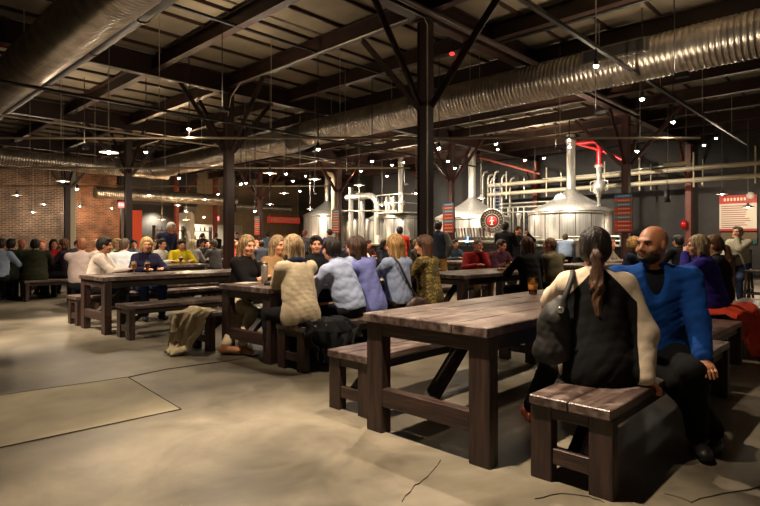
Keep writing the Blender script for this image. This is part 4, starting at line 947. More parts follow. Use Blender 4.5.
    def hand(F, s, k=.008):
        a, m, w_ = arms[s]; f = nrm(w_ - m); dn = np.array([0, 0, -1.0])
        if f[2] < -.75: side_ = nrm(X); n = nrm(np.cross(side_, f)) * 1.0; n = n if n @ Fw > 0 else -n; curl = -n if s else n; nn = X * -s; sdv = nrm(np.cross(f, nn)) * (1 if np.cross(f, nn) @ Fw > 0 else -1); n = nrm(nn)
        else:
            n = nrm(dn - f * (dn @ f)); sdv = nrm(np.cross(f, n)); sdv = sdv * (-1 if sdv @ X * s > 0 else 1)       # sdv points to the thumb (inwards)
        hs = .95 * sc
        if f[2] < -.3 and hipz > .3 and w_[2] > .4 and seat is not None and w_[2] < hipz + .1: f = nrm(f * .45 + np.array([0, 1, 0]) * .0 + nrm(np.array([f[0], f[1] , 0]) + X * s * .3 + np.array([0, .4, 0])) * .8); n = nrm(dn - f * (dn @ f)); sdv = nrm(np.cross(f, n)); sdv = sdv * (-1 if sdv @ X * s > 0 else 1)
        W0 = w_
        F.cap(m + (w_ - m) * .7, W0, .0315 * sc, .0265 * sc, k=.02)
        c = W0 + f * .055 * hs; Rm = np.stack([sdv, f, n], 1)
        F.ell(c, (.040 * hs, .052 * hs, .016 * hs), Rm, k=.015); F.cap(W0, W0 + f * .03, .024 * sc, .02 * sc, k=.015)
        for i, (o, l, ang) in enumerate(((.030, .072, .35), (.011, .08, .42), (-.009, .075, .5), (-.028, .06, .6))):
            p0 = W0 + f * .088 * hs + sdv * o * hs; d1_ = nrm(f * math.cos(ang * .5) + n * math.sin(ang * .5) + sdv * o * 2.2); d2_ = nrm(f * math.cos(ang * 1.6) + n * math.sin(ang * 1.6) + sdv * o * 1.5)
            p1 = p0 + d1_ * l * .52 * hs; p2 = p1 + d2_ * l * .5 * hs
            F.cap(p0 - f * .02, p1, .0095 * hs, .0085 * hs, k=.004); F.cap(p1, p2, .0085 * hs, .007 * hs, k=.004)
        p0 = W0 + f * .028 * hs + sdv * .026 * hs; p1 = p0 + nrm(f * .75 + sdv * .75 + n * .25) * .04 * hs; p2 = p1 + nrm(f * .95 + sdv * .25 + n * .3) * .032 * hs
        F.cap(W0 + f * .015 + sdv * .012, p1, .014 * hs, .0105 * hs, k=.01); F.cap(p1, p2, .0105 * hs, .0085 * hs, k=.005)
    # --- body
    parts = []
    F = Field(lo, hi, vox); torso(F, 0)
    for s in (-1, 1): arm(F, s, 0); leg(F, s, 0); foot(F, s, 0)
    if mid: F.cap(neck - t3 * .04, Hc - RH[:, 2] * .02, .052 * sc, .048 * sc)
    else:
        headf(F)
        for s in (-1, 1):
            a, m, w_ = arms[s]; f = nrm(w_ - m); F.cap(w_, w_ + f * .07, .028, .026); F.cap(w_ + f * .07, w_ + f * .14, .026, .016)
    parts.append(F.mesh())
    if mid:
        F = Field(Hc - .17, Hc + .17, .0055 if fine else .0085); headf(F); parts.append(F.mesh())
        for s in (-1, 1):
            w_ = arms[s][2]; F = Field(w_ - .20, w_ + .20, .0042 if fine else .0065); hand(F, s); parts.append(F.mesh())
    sm = skinm(SK.get(skin, skin)); lip = mat('lips', '#9a5548', .4)
    lc = Hc + RH @ np.array([0, .09, -.058]) * sc
    def bodyf(ce):
        q = (ce - lc) @ RH; return ((np.abs(q[:, 0]) < .024) & (np.abs(q[:, 2]) < .011) & (np.abs(q[:, 1]) < .022)).astype(int)
    body = mesh_obj('body', parts, [sm, lip], root, bodyf if mid else None)
    # --- clothes
    fl = folds(fold, seed) if fold else None
    e = .020 if not top_kind == 'jacket' else .028
    F = Field(lo, hi, vox); torso(F, e, fl=fl)
    F.ell(P * .42 + chest * .58, ((.150 if female else .163) * b * sc + e, .108 * b * sc + e, .27 * sc), RT, .05, fl=fl)
    for s in (-1, 1): arm(F, s, e * .9, fl=fl, stop=.95 if sleeves == 'long' else (.35 if sleeves == 'mid' else 0))
    if sleeves == 'short':
        pass
    F.cap(P, P + t1 * .05, .12 * b * sc + e, .12 * b + e, k=.05, fl=fl)
    if hem:  # hangs below the seat or over the hips
        F.ell(P + np.array([0, -.0, -.03]), (.175 * b + e, .125 * b + e, .13 + hem), RP, .05, fl=fl)
        F.cut(-t1 * 1.0, P - t1 * (.04 + hem))
    else: F.cut(-t1 * 1.0, P - t1 * .015)
    if collar:
        for k_ in range(10):
            a1, a2 = 2 * math.pi * k_ / 10, 2 * math.pi * (k_ + 1) / 10; r_ = .062 * sc
            c_ = neck + t3 * .012; F.cap(c_ + (X * math.cos(a1) + Fw * math.sin(a1)) * r_, c_ + (X * math.cos(a2) + Fw * math.sin(a2)) * r_, .019, k=.02)
    if vcut: F.cap(chest + Fw * .165 + t2 * .02, neck + Fw * .12 + t2 * .0, .035, .075, .01, sub=True)
    if callable(matf) and getattr(matf, 'smooth', False):
        V, Q = F.mesh(); o_ = mesh_obj(top_kind, [(V, Q)], two_tone(top, top2), root); ctx0 = dict(chest=chest, X=X, F=Fw, up=t2)
        at_ = o_.data.attributes.new('pattern', 'FLOAT', 'POINT'); at_.data.foreach_set('value', matf(V, ctx0).astype(np.float32)); matf = None; done = True
    else: done = False
    tm = fabric(top); tms = [tm] + ([fabric(top2)] if top2 else [])
    mf = None
    ctx = dict(P=P, chest=chest, neck=neck, X=X, F=Fw, up=t2, arms=arms, Hc=Hc, RH=RH, legs=legs, L=L, waist=waist, sc=sc, lo=lo, hi=hi, root=root, shl=shl, vox=vox)
    if matf: mf = lambda ce: matf(ce, ctx)
    if not done: mesh_obj('shirt' if top_kind == 'shirt' else top_kind, [F.mesh()], tms, root, mf)
    F = Field(lo, hi, vox); F.ell(P + t1 * .0, (.155 * b * sc + .018, .115 * b * sc + .018, .115 * sc + .01), RP, .04)
    fl2 = folds(fold * .8, seed + 3)
    for s in (-1, 1): leg(F, s, .014, fl=fl2, stop=.93)
    F.cut(t1, P + t1 * .09)
    mesh_obj('trousers', [F.mesh()], fabric(pants), root)
    if seat is None or mid:
        for s in (-1, 1):
            a_ = legs[s][2]; F = Field(a_ - .23, a_ + np.array([.23, .23, .12]), max(.008, vox * .7)); foot(F, s, .007); F.cut([0, 0, 1], a_ + np.array([0, 0, .03])); F.cut([0, 0, -1], [0, 0, max(.002, a_[2] - .083)])
            mesh_obj('shoe', [F.mesh()], mat('leather_' + shoes, shoes, .5), root)
    # --- hair
    if style != 'bald':
        hv_ = .0075 if fine else (.011 if mid else .02)
        q = lambda x, y, z_: Hc + RH @ np.array([x, y, z_]) * sc
        lowz = {'long': -.34, 'ponytail': -.34, 'bob': -.2}.get(style, -.17)
        ext = .2 if style not in ('long', 'ponytail') else .42
        F = Field(Hc - np.array([.2, .2, ext]), Hc + np.array([.2, .2, .2]), hv_)
        rr = np.random.default_rng(seed + 9); ph = rr.uniform(0, 6, 3)
        def strands(x, y, z_):
            dx, dy = x - Hc[0], y - Hc[1]; an = np.arctan2(dy, dx); return .0035 * np.sin(an * 34 + 6 * np.sin(z_ * 18 + ph[0])) + .004 * np.sin(an * 13 + z_ * 16 + ph[1])
        def curls(x, y, z_): return .009 * np.sin(x * 95 + 2 * np.sin(z_ * 60)) * np.sin(y * 90 + ph[0]) * np.sin(z_ * 95 + ph[1]) * 2
        inf = {'buzz': .005, 'short': .014, 'curly': .035, 'fringe': .008}.get(style, .016); fh = curls if style == 'curly' else ((lambda x, y, z_: .45 * strands(x, y, z_)) if style == 'ponytail' else strands)
        F.ell(q(0, -.022, .034), (.077 * sc + inf, .096 * sc + inf, .088 * sc + inf), RH, fl=fh)
        if style in ('short', 'ponytail', 'buzz', 'curly'): F.ell(q(0, -.055, -.02), (.066 + inf, .055 + inf, .07), RH, fl=fh)
        if style == 'short':
            F.ell(q(.02, .045, .105), (.05, .04, .02), RH, k=.03, fl=fh)
        if style in ('long', 'bob'):
            Lb = -.29 if style == 'long' else -.13
            for x in (-.055, 0, .055): F.cap(q(x, -.07, .0), q(x * 1.15, -.085, Lb), .04, .024, k=.03, fl=fh)
            for s in (-1, 1): F.cap(q(s * .072, -.025, .03), q(s * .086, -.02, Lb * .55), .028, .026, k=.03, fl=fh); F.cap(q(s * .086, -.02, Lb * .55), q(s * .08, .01, Lb), .026, .012, k=.02, fl=fh)
        if style == 'ponytail': F.cap(q(0, -.10, .01), q(0, -.125, -.01), .026, .02, k=.02, fl=fh)
        if style == 'curly':
            for s in (-1, 1): F.ell(q(s * .07, -.01, -.05), (.045, .06, .08), RH, fl=fh)
        if style == 'fringe':   # balding: only the sides and back
            F.ell(q(0, .02, .10), (.075, .12, .075), RH, k=0, sub=True)
        F.ell(q(0, .118, -.035), (.080, .082, .100), RH, k=.01, sub=True)
        F.ell(q(0, .085, .03), (.05, .035, .035), RH, k=.02, sub=True)
        if style in ('short', 'buzz', 'fringe', 'ponytail'): 
            for s in (-1, 1): F.ell(q(s * .088, .012, -.03), (.022, .034, .05), RH, k=.01, sub=True)
        ho = mesh_obj('hair', [F.mesh()], hairm(hair), root)
        if style == 'ponytail':
            F = Field(Hc - np.array([.2, .3, .5]), Hc + np.array([.2, .2, .1]), hv_)
            F.cap(q(0, -.115, .0), q(0, -.155, -.05), .020, .032, k=.02, fl=strands); F.cap(q(0, -.155, -.05), q(0, -.178, -.22), .035, .034, k=.02, fl=strands); F.cap(q(0, -.178, -.22), q(.008, -.19, -.38), .033, .018, k=.02, fl=strands); F.cap(q(-.012, -.18, -.3), q(-.018, -.19, -.42), .018, .007, k=.01); F.cap(q(.012, -.18, -.3), q(.02, -.19, -.43), .018, .006, k=.01)
            mesh_obj('ponytail', [F.mesh()], hairm(tail or hair), ho)
            MB().lathe([(.024, -.012), (.034, -.006), (.034, .006), (.024, .012)], 16, M=Matrix(RH.tolist()).to_4x4() @ Matrix.Rotation(1.2, 4, 'X')).build('hair_tie', mat('tie_black', '#161212', .5), ho).location = Vector(q(0, -.118, -.0))
    elif False: pass
    if mid:
        for s in (-1, 1):
            c_ = Hc + RH @ np.array([s * .031, .0745, .006]) * sc
            eb = MB().lathe([(.0001, .0105), (.0055, .009), (.0105, 0), (.0055, -.009), (.0001, -.0105)], 10)
            ey = eb.build('eye', mat('eye_white', '#9f958a', .3), root); ey.location = Vector(c_)
            MB().lathe([(.0001, .0035), (.0062, .001), (.0064, -.002)], 10, M=Matrix(RH.tolist()).to_4x4() @ Matrix.Rotation(-math.pi / 2, 4, 'X'), c=Vector(RH @ np.array([0, .0098, 0]))).build('iris', mat('iris', '#22150e', .15), ey)
            p0, p1, p2 = [Vector(Hc + RH @ np.array([s * x, y, z_]) * sc) for x, y, z_ in ((.016, .094, .026), (.032, .092, .031), (.049, .079, .026))]
            MB().tube([p0, p1, p2], [.0035, .004, .0025], 6).build('eyebrow', hairm(hair), root)
    PEOPLE.append((root, ctx))
    return root, ctx
# ---------------------------------------------------------------- the people
def pv(x, v): return at_v(x, v), v
def pz(x, Z): q = cw((x - 380) / FPX * Z, Z); return q
def W3(x, y, Z): return at_Z(x, y, Z)
# foreground pair
def yoke(ce, c):
    q = ce - c['chest']; x = np.abs(q @ c['X']); up = q @ c['up']; f = q @ c['F']
    return np.maximum(np.maximum((x + up * .95 - .205) * .7, x - .195), f - .2)
yoke.smooth = True
wm, wc = person('woman with long brown ponytail in black and cream jacket, back turned, on the foreground bench', 3.05, 1.235, 34, lean=7, twist=4, side=1, hy=-10, hp=2,
    hands=((3.42, 1.72, .80), (3.12, 1.0, .475)), feet=((3.35, 1.80, .09), (3.7, 1.72, .09)), top='#09090a', top2='#c4b49e', pants='#111114', hair='#1d130e', tail='#4a3122', style='ponytail', skin='pink', vox=.009,
    sc=.96, female=True, collar=True, top_kind='jacket', hem=.07, fold=.009, matf=yoke, shoes='#b0492a', build=1.0)
mm, mc = person('bald bearded man in bright blue jacket turned on the foreground bench, hand on his knee', 3.70, 1.14, -160, lean=8, twist=6, hy=-42, hp=2,
    hands=((3.46, .80, .55), (3.85, 1.5, .50)), feet=((3.50, .84, .09), (3.66, .78, .09)), top='#0f3f86', pants='#0b0b0e', style='bald', hair='#241812', skin='tan', vox=.010,
    sc=1.0, build=1.12, collar=True, top_kind='jacket', hem=.05, fold=.010, shoes='#141212', vcut=(.05, .15, .12), poles=((-.35, -.6, -1), None))
F = Field(mc['lo'], mc['hi'], .012); F.ell(mc['chest'], (.186, .124, .2), np.stack([mc['X'], mc['F'], mc['up']], 1), .02); F.cap(mc['chest'] + mc['up'] * .12, mc['neck'] - mc['up'] * .02, .08, .062, k=.04); mesh_obj('undershirt', [F.mesh()], fabric('#10131c'), mm)
c = mc; q = lambda x, y, z_: c['Hc'] + c['RH'] @ np.array([x, y, z_])
F = Field(c['Hc'] - .15, c['Hc'] + .15, .006); F.ell(q(0, .03, -.068), (.066, .07, .052), c['RH'], .02); F.ell(q(0, .06, .02), (.1, .06, .055), c['RH'], .01, sub=True); F.ell(q(0, .1, -.06), (.028, .02, .013), c['RH'], .008, sub=True); F.ell(q(0,-.04,-.04),(.09,.06,.09),c['RH'],.01,sub=True)
mesh_obj('beard', [F.mesh()], hairm('#2a1c14'), mm)
# friends round the second table
NF, FF = 4.17, 5.74
person('blonde woman in black top and white trousers at the left end of the friends table', *pv(240, 5.72), -68, lean=8, hy=-20, hp=8, hands=('table', 'cross'), feet=((3.05, 5.25, .09), (3.2, 5.15, .09)), top='#121012', pants='#c9b89c', hair='#8f7350', style='long', skin='fair', vox=.0125, sleeves='mid', female=True, shoes='#9a6a48')
person('woman with long blonde hair in tan jumper on the far side of the friends table', *pv(274, FF), -88, lean=6, hy=0, hp=6, hands=('table', 'fwd'), top='#8a6a48', pants='#2a2622', hair='#8f7656', style='long', vox=.016, female=True)
person('dark haired young man in black jacket looking towards the camera', *pv(314, FF), -100, lean=4, hy=-22, hp=3, hands=('table', 'cross'), top='#14151b', pants='#15151a', hair='#17100c', style='short', skin='fair', vox=.0125, collar=True)
person('dark haired man in dark top half hidden behind the blue shirts', *pv(348, FF + .05), -95, lean=12, hands=('chin', 'table'), top='#1d1c22', pants='#15151a', hair='#1d120c', vox=.018)
_, cc = person('blonde woman in cream jumper with her back turned on the friends bench', *pv(301, NF), 82, lean=14, hy=-6, hands=('chin', 'chin'), top='#b5a68c', pants='#131318', hair='#a08664', style='bob', vox=.0125, female=True, collar=False, hem=.06, build=1.05, fold=.011)
F = Field(cc['neck'] - .2, cc['neck'] + .2, .011); g_ = folds(.008, 77)
for k in range(12):
    a1, a2 = math.pi * k / 6, math.pi * (k + 1) / 6; c_ = cc['neck'] + cc['up'] * .0; F.cap(c_ + (cc['X'] * math.cos(a1) * 1.15 + cc['F'] * math.sin(a1)) * .075, c_ + (cc['X'] * math.cos(a2) * 1.15 + cc['F'] * math.sin(a2)) * .075, .034, k=.02, fl=g_)
mesh_obj('scarf', [F.mesh()], fabric('#141b33'), _)
person('dark haired man in pale blue shirt with his back turned on the friends bench', *pv(351, NF), 92, lean=18, side=-12, hy=-10, hands=('table', 'fwd'), top='#98a4c2', pants='#18181d', hair='#1c120c', vox=.0125, build=1.05, fold=.011)
person('woman with brown hair in violet blue shirt with her back turned on the friends bench', *pv(372, NF), 95, lean=14, side=-10, hy=5, hands=('table', 'cross'), top='#6a70aa', pants='#2a241f', hair='#3b2416', style='bob', vox=.0125, female=True, hem=.04, fold=.011)
sw_, sctx = person('woman with long fair hair in grey blue shirt with a bag strap across her back', *pv(399, NF), 86, lean=5, hy=8, hands=('table', 'table'), top='#77839c', pants='#2a1815', hair='#8b6a3e', style='long', vox=.0125, female=True, hem=.0)
person('woman with brown hair in mottled olive and gold cardigan at the bench end', *pv(430, NF), 100, lean=6, hy=20, hands=('table', 'table'), top='#4b4228', top2='#7a6534', pants='#14120f', hair='#4a2e1c', style='long', vox=.0125, female=True, hem=.1, build=1.05,
       matf=lambda ce, c: ((np.sin(ce[:, 0] * 70 + 3 * np.sin(ce[:, 2] * 40)) * np.sin(ce[:, 2] * 63 + 2 * np.sin(ce[:, 0] * 55)) + .4 * np.sin(ce[:, 1] * 90)) > .35).astype(int))
# strap and bag of the grey blue shirt woman
c = sctx
bg = tag(empty('shoulder_bag', sw_.location[:], sw_.rotation_euler[2]), 'brown bag with thin strap behind the woman in grey blue shirt', 'bag')
bk = lambda x, d, z_: Vector(c['waist'] + c['X'] * x - c['F'] * d + c['up'] * z_)
MB().tube([bk(-.10, .02, .39), bk(-.09, .12, .30), bk(-.03, .14, .16), bk(.06, .13, .02), bk(.13, .15, -.10)], .012, 6).build('strap', mat('brown_leather', '#2b1712', .5), bg)
F = Field(c['P'] - .4, c['P'] + .4, .014); F.ell(c['P'] + c['X'] * .12 - c['F'] * .17 + [0, 0, -.06], (.17, .07, .12), None, .02, fl=folds(.012, 5)); mesh_obj('bag_body', [F.mesh()], mat('brown_leather', '#2b1712', .5), bg)
# red sweater table
person('balding man in red sweater holding his face at the table behind the column', *pv(474, 5.9), -120, lean=14, hy=10, hands=('chin', 'table'), top='#7d1a1c', pants='#6b5a3c', hair='#5a4334', style='buzz', skin='pink', vox=.016, build=1.1)
person('short haired man in plaid maroon shirt leaning on the table beside the man in red', *pv(496, 5.95), -115, lean=16, hy=20, hp=12, hands=('table', 'cross'), top='#5a2b30', top2='#2e2a38', pants='#1a1a1f', hair='#2b1a12', skin='pink', vox=.016,
       matf=lambda ce, c: ((np.sin(ce[:, 2] * 90) > .3) ^ (np.sin(ce[:, 0] * 90) > .3)).astype(int))
person('brown haired woman in black top with her back turned at the red sweater table', *pv(531, 3.92), 60, lean=10, hands=('table', 'table'), top='#0e0d10', pants='#121214', hair='#4d2a18', style='long', vox=.016, female=True)
person('short haired man in olive grey top seen from behind beside the brown haired woman', *pv(556, 3.9), 75, lean=10, hy=35, hands=('table', 'table'), top='#57503c', pants='#24242a', hair='#6a4c36', style='buzz', skin='pink', vox=.016)
# right side
person('curly blonde woman in dark blue top facing the camera behind the man in blue', *pv(627, 3.4), -70, lean=10, hy=30, hands=('table', 'chin'), top='#1b2230', pants='#1a1a20', hair='#a07a42', style='curly', vox=.016, female=True)
person('pale faced person in white top beside the curly blonde woman', *pv(643, 3.45), -100, lean=8, hands=('table', 'table'), top='#a89c8c', pants='#1a1a20', hair='#5a3a22', style='short', skin='pink', vox=.018)
person('broad man in black shirt seen from behind further along the right side', *pz(683, 10.6), 60, seat=.5, lean=10, hands=('table', 'table'), top='#0e0e12', pants='#101014', hair='#1a120d', vox=.018, build=1.15)
person('grey blonde woman in deep purple jacket reaching left on the right bench', *pz(711, 6.0), 92, lean=10, hy=18, hands=(tuple(W3(686, 254, 6.3)), 'table'), top='#2a2278', pants='#23242c', hair='#a08a66', style='bob', skin='fair', vox=.014, female=True, top_kind='jacket', hem=.12, build=1.15, fold=.011, collar=True)
person('woman with brown ponytail just behind the woman in purple', *pz(721, 6.7), 100, lean=6, hands=('table', 'table'), top='#17161c', pants='#15151a', hair='#5a3a1f', style='ponytail', vox=.016, female=True)
person('grey haired person in pale jumper drinking on the tall stool at far right', su, sv, 165, seat=.68, lean=12, hp=-5, hands=('chin', 'table'), top='#a09b88', pants='#2b3550', hair='#6e675c', style='short', vox=.016, feet=((-.1, .25, .3), (.1, .25, .3)) if False else ((-.12, .3), (.12, .3)))
# standing by the bar
person('person in orange red puffer jacket standing with back turned left of the nearest column', *pz(400, 14.6), 50, seat=None, lean=3, hands=('bar', 'bar'), top='#a02a14', pants='#1d1b1e', hair='#1d130d', vox=.018, build=1.05, top_kind='jacket', hem=.08)
person('man in dark quilted vest and tan trousers standing right of the nearest column', *pz(438, 12.9), 20, seat=None, lean=0, hands=('pocket', 'pocket'), top='#1f2330', top2='#4b4a44', pants='#a8824e', hair='#1a110c', vox=.018, sc=1.02, top_kind='jacket', hem=.04,
       matf=lambda ce, c: (np.abs((ce - c['chest']) @ c['X']) > .19).astype(int))
person('dark haired person in black standing at the bar under the emblem', *pz(505, 13.6), 20, seat=None, lean=0, hands=('bar', 'bar'), top='#0f0f12', pants='#101012', hair='#150e0a', vox=.018, sc=1.02, top_kind='jacket', hem=.06)
person('person with reddish face in dark jacket holding a drink beside the one in black', *pz(517, 14.4), -130, seat=None, lean=2, hy=20, hands=('up', 'side'), top='#17161a', pants='#15151a', hair='#3a2417', skin='pink', vox=.018)
person('dark haired bartender in grey black shirt leaning behind the bar', *pz(527, 19.4), -150, seat=None, lean=8, hands=('bar', 'bar'), top='#25252b', pants='#15151a', hair='#22150f', vox=.02)
person('person in pale blue puffer jacket leaning over the bar', *pz(566, 16.6), 30, seat=.68, lean=24, hands=('fwd', 'fwd'), top='#8ba0bd', pants='#16171c', hair='#5e4a34', vox=.018, build=1.2, top_kind='jacket', fold=.011)
person('person in grey hooded jacket leaning on the bar', *pz(583, 16.0), 20, seat=.68, lean=18, hands=('fwd', 'fwd'), top='#5b5650', pants='#1c1c20', hair='#33231a', vox=.018, build=1.15, top_kind='jacket', fold=.011)
# left hand side
person('dark haired man in pale shirt in profile, left end of the two-glass table', *pv(94, 8.9), -25, lean=12, hy=-4, hands=('table', 'fwd'), top='#b9ada4', pants='#1d1c20', hair='#14100d', skin='tan', vox=.014, build=1.08, fold=.011)
person('blonde woman in navy top behind the two beer glasses', *pv(145, 8.85), -95, lean=6, hy=-15, hands=('table', 'table'), top='#1a1830', pants='#2a3a66', hair='#b89a68', style='bob', skin='fair', vox=.014, female=True)
person('man in bright white shirt with his back turned behind the man in profile', *pv(124, 10.2), 70, lean=14, hy=-20, hands=('table', 'table'), top='#c3c8d0', pants='#22222a', hair='#4a3a2c', style='buzz', skin='pink', vox=.018, build=1.08)
person('grey haired man in dark green shirt in front of the warm brick doorway', *pv(123, 12.0), -80, lean=6, hy=-20, hands=('table', 'table'), top='#2c3326', pants='#22222a', hair='#4d4a44', style='short', skin='pink', vox=.018)
person('blond person in pale green top beside the grey haired man', *pv(114, 12.1), -60, lean=6, hands=('table', 'cross'), top='#8d9a74', pants='#22222a', hair='#9a8058', vox=.02)
person('person in bright yellow sweater looking down at a glass', *pv(180, 12.0), -100, lean=8, hp=20, hands=('table', 'table'), top='#b3a01c', pants='#1c1c22', hair='#231710', vox=.016, build=1.05)
person('man with dark hair and white shirt just left of the yellow sweater', *pv(158, 12.1), -60, lean=8, hy=-20, hands=('table', 'table'), top='#b8b4ac', pants='#1c1c22', hair='#21160f', vox=.018)
person('white haired man in dark blue shirt standing and bending behind the yellow sweater', 5.75, 12.75, -70, seat=None, lean=22, hy=0, hp=20, hands=('side', 'fwd'), top='#20223c', pants='#17171c', hair='#b8b0a4', skin='pink', vox=.018, sc=1.03, build=1.15)
person('pale haired person in light grey jumper right of the yellow sweater', *pv(192, 13.0), 60, lean=10, hands=('table', 'table'), top='#8e8a86', pants='#2c3a66', hair='#b0a07c', style='bob', vox=.018, female=True)
person('person in black top with dark hair left of the second column', *pv(207, 15.0), -110, lean=6, hands=('table', 'table'), top='#17171b', pants='#1a1a1f', hair='#1e140e', vox=.02)
person('person in grey top with grey hair half hidden by the second column', *pv(216, 13.2), 100, lean=8, hands=('table', 'table'), top='#4c4a4a', pants='#1a1a1f', hair='#453c33', vox=.02)
person('pink faced man in greyish pink shirt in the pair at the fourth table', *pv(80, 10.25), 60, lean=12, hy=20, hands=('chin', 'table'), top='#a39490', pants='#22222a', hair='#7a4a30', style='buzz', skin='pink', vox=.018, build=1.1)
person('balding man in white shirt in the pair at the fourth table', *pv(92, 10.2), 35, lean=14, hy=-5, hands=('table', 'table'), top='#c2bcb6', pants='#22222a', hair='#8a6a54', style='fringe', skin='pink', vox=.018, build=1.1)
person('big man in dark green shirt with his back turned at far left', *pv(35, 13.15), 75, lean=12, hy=0, hands=('table', 'table'), top='#26281a', pants='#17171b', hair='#1a120d', vox=.016, build=1.3, hem=.1, fold=.011)
person('bald pink faced man left of the big man in dark green', *pv(20, 14.9), -70, lean=4, hands=('table', 'table'), top='#3d3a34', pants='#1c1c20', style='bald', skin='pink', vox=.018)
person('person in forest green top with dark hair at far left', *pv(9, 13.3), 60, lean=10, hands=('table', 'table'), top='#1c2a18', pants='#1c1c20', hair='#17100c', vox=.018)
person('dark haired woman in red top facing the camera in front of the brick wall', *pv(54, 15.0), -110, lean=6, hy=15, hands=('table', 'chin'), top='#a3202c', pants='#1c1c20', hair='#2a1a10', style='bob', vox=.018, female=True)
person('brown haired woman in dark purple top at the right end of the far left table', *pv(68, 13.3), 130, lean=8, hy=30, hands=('table', 'table'), top='#231a28', pants='#1c1c20', hair='#5a3620', style='bob', vox=.018, female=True)
person('person in pale blue top cut by the left edge of the picture', *pv(-1, 13.2), 60, lean=8, hands=('table', 'table'), top='#8d9cb5', pants='#1c1c20', hair='#2a1c12', vox=.02)
# crowd, smaller figures
CR = [(43, 17.95, -90, '#5a4a44', '#8a4a34', 'buzz', 'pink faced person in brown top between the dark green man and the red top'), (62, 18.0, -80, '#4b4a50', '#7a5434', 'short', 'person in slate top right behind the red top woman'),
      (33, 21.1, -90, '#96897a', '#2a1c14', 'bob', 'small figure in beige top close to the brick wall'), (76, 18.0, -90, '#2c2f3c', '#241812', 'short', 'small figure in dark blue by the dark wall pier at the left'),
      (104, 15.1, -80, '#4a2f2a', '#3a2a1e', 'short', 'small figure in maroon top beside the warm brick'), (134, 15.1, -100, '#6c7480', '#1b130d', 'short', 'small figure in steel blue top left of the blonde woman'),
      (152, 15.2, -90, '#2a2723', '#332218', 'short', 'small figure in dark brown top before the orange panel'), (165, 18.1, -90, '#83543a', '#1d140f', 'bob', 'small figure in rust brown top before the orange panel'),
      (200, 18.1, -90, '#a8a49c', '#1a120d', 'short', 'small figure in off white top before the service hatch'), (211, 21.2, -90, '#1d1d22', '#17100c', 'short', 'small figure in black before the bright hatch'),
      (234, 15.2, -95, '#8c2f26', '#5a3a24', 'bob', 'small figure in brick red top right of the second column'), (246, 18.2, -100, '#c4beb2', '#b0a89a', 'short', 'white haired figure in white top behind the blonde women'),
      (254, 15.2, -70, '#626b78', '#8a4a34', 'buzz', 'pink faced figure in blue grey top behind the blonde women'), (262, 13.3, 80, '#4a4f5a', '#3a2a1e', 'short', 'figure in grey top with back turned beside the tan jumper woman'),
      (284, 15.2, -90, '#7c6a52', '#7a5a34', 'bob', 'figure in camel top with fair hair behind the cream jumper'), (290, 21.2, -100, '#c9bfb0', '#6a4a34', 'short', 'small pale figure under the red sign'),
      (326, 12.1, -90, '#2c1f4a', '#241812', 'short', 'figure in dark violet top behind the young man in black'), (345, 12.1, -85, '#3b3b44', '#1d140f', 'short', 'figure in charcoal top left of the slim cylinders'),
      (357, 10.2, -95, '#b7b0a6', '#8a5a3c', 'fringe', 'balding figure in pale top in front of the slim cylinders'), (366, 12.1, -90, '#4c2a20', '#1a120d', 'short', 'dark haired figure in brown top left of the red puffer'),
      (382, 8.9, -90, '#20202a', '#2a1c14', 'bob', 'figure in dark navy top between the blue shirts and column'), (414, 9.0, -85, '#38302a', '#54381f', 'short', 'figure in dark brown top beside the column foot'),
      (453, 9.0, -95, '#26303a', '#1c130d', 'short', 'figure in blue black top left of the man in red'), (545, 6.0, -90, '#32302e', '#3a2618', 'short', 'figure in charcoal brown top between two women at right'),
      (606, 5.0, -95, '#71685c', '#6b4b2c', 'bob', 'figure in taupe top left of the curly blonde'), (657, 3.6, -100, '#3a3f4c', '#2a1a12', 'short', 'figure in grey blue top behind the blue jacket man'),
      (698, 3.0, -90, '#2a2524', '#1a120d', 'short', 'figure in dark brown top behind the purple jacket')]
for i, (x, v, fc, tc_, hc_, st_, lb) in enumerate(CR):
    person(lb, at_v(x, v), v, fc + (i * 37 % 30) - 15, lean=6 + i % 5, hy=(i * 53 % 60) - 30, hands=(['table', 'chin', 'fwd', 'table'][i % 4], ['table', 'cross', 'table', 'table'][i % 4]), top=tc_, pants='#1b1b20', hair=hc_, style=st_, skin=['pink', 'fair', 'tan', 'pink'][i % 4], vox=.02 if v < 12 else .023, female=st_ == 'bob')
ST = [(202, 24.5, '#22242e', '#17100c', 'standing figure in navy before the hatch, left of the pair'), (216, 24.0, '#0f0f12', '#14100c', 'standing figure in black before the hatch, right of the pair'), (237, 23.0, '#1d2f4a', '#1b130d', 'standing figure in dark blue right of the second column'),
      (268, 21.0, '#6f7c96', '#1b130d', 'standing figure in light denim blue left of the striped list'), (304, 19.0, '#56575c', '#7a4a34', 'standing figure in grey shirt at the far left tank'), (330, 17.5, '#33286a', '#1d140f', 'figure in violet shirt standing by the striped list column')]
for i, (x, Z, tc_, hc_, lb) in enumerate(ST):
    person(lb, *pz(x, Z), [40, 60, -120, 30, 10, 70][i], seat=None, lean=2, hy=i * 7 - 15, hands=('side', 'fwd' if i % 2 else 'hip'), top=tc_, pants='#1b1b20', hair=hc_, style='short', skin='pink', vox=.023, top_kind='shirt')
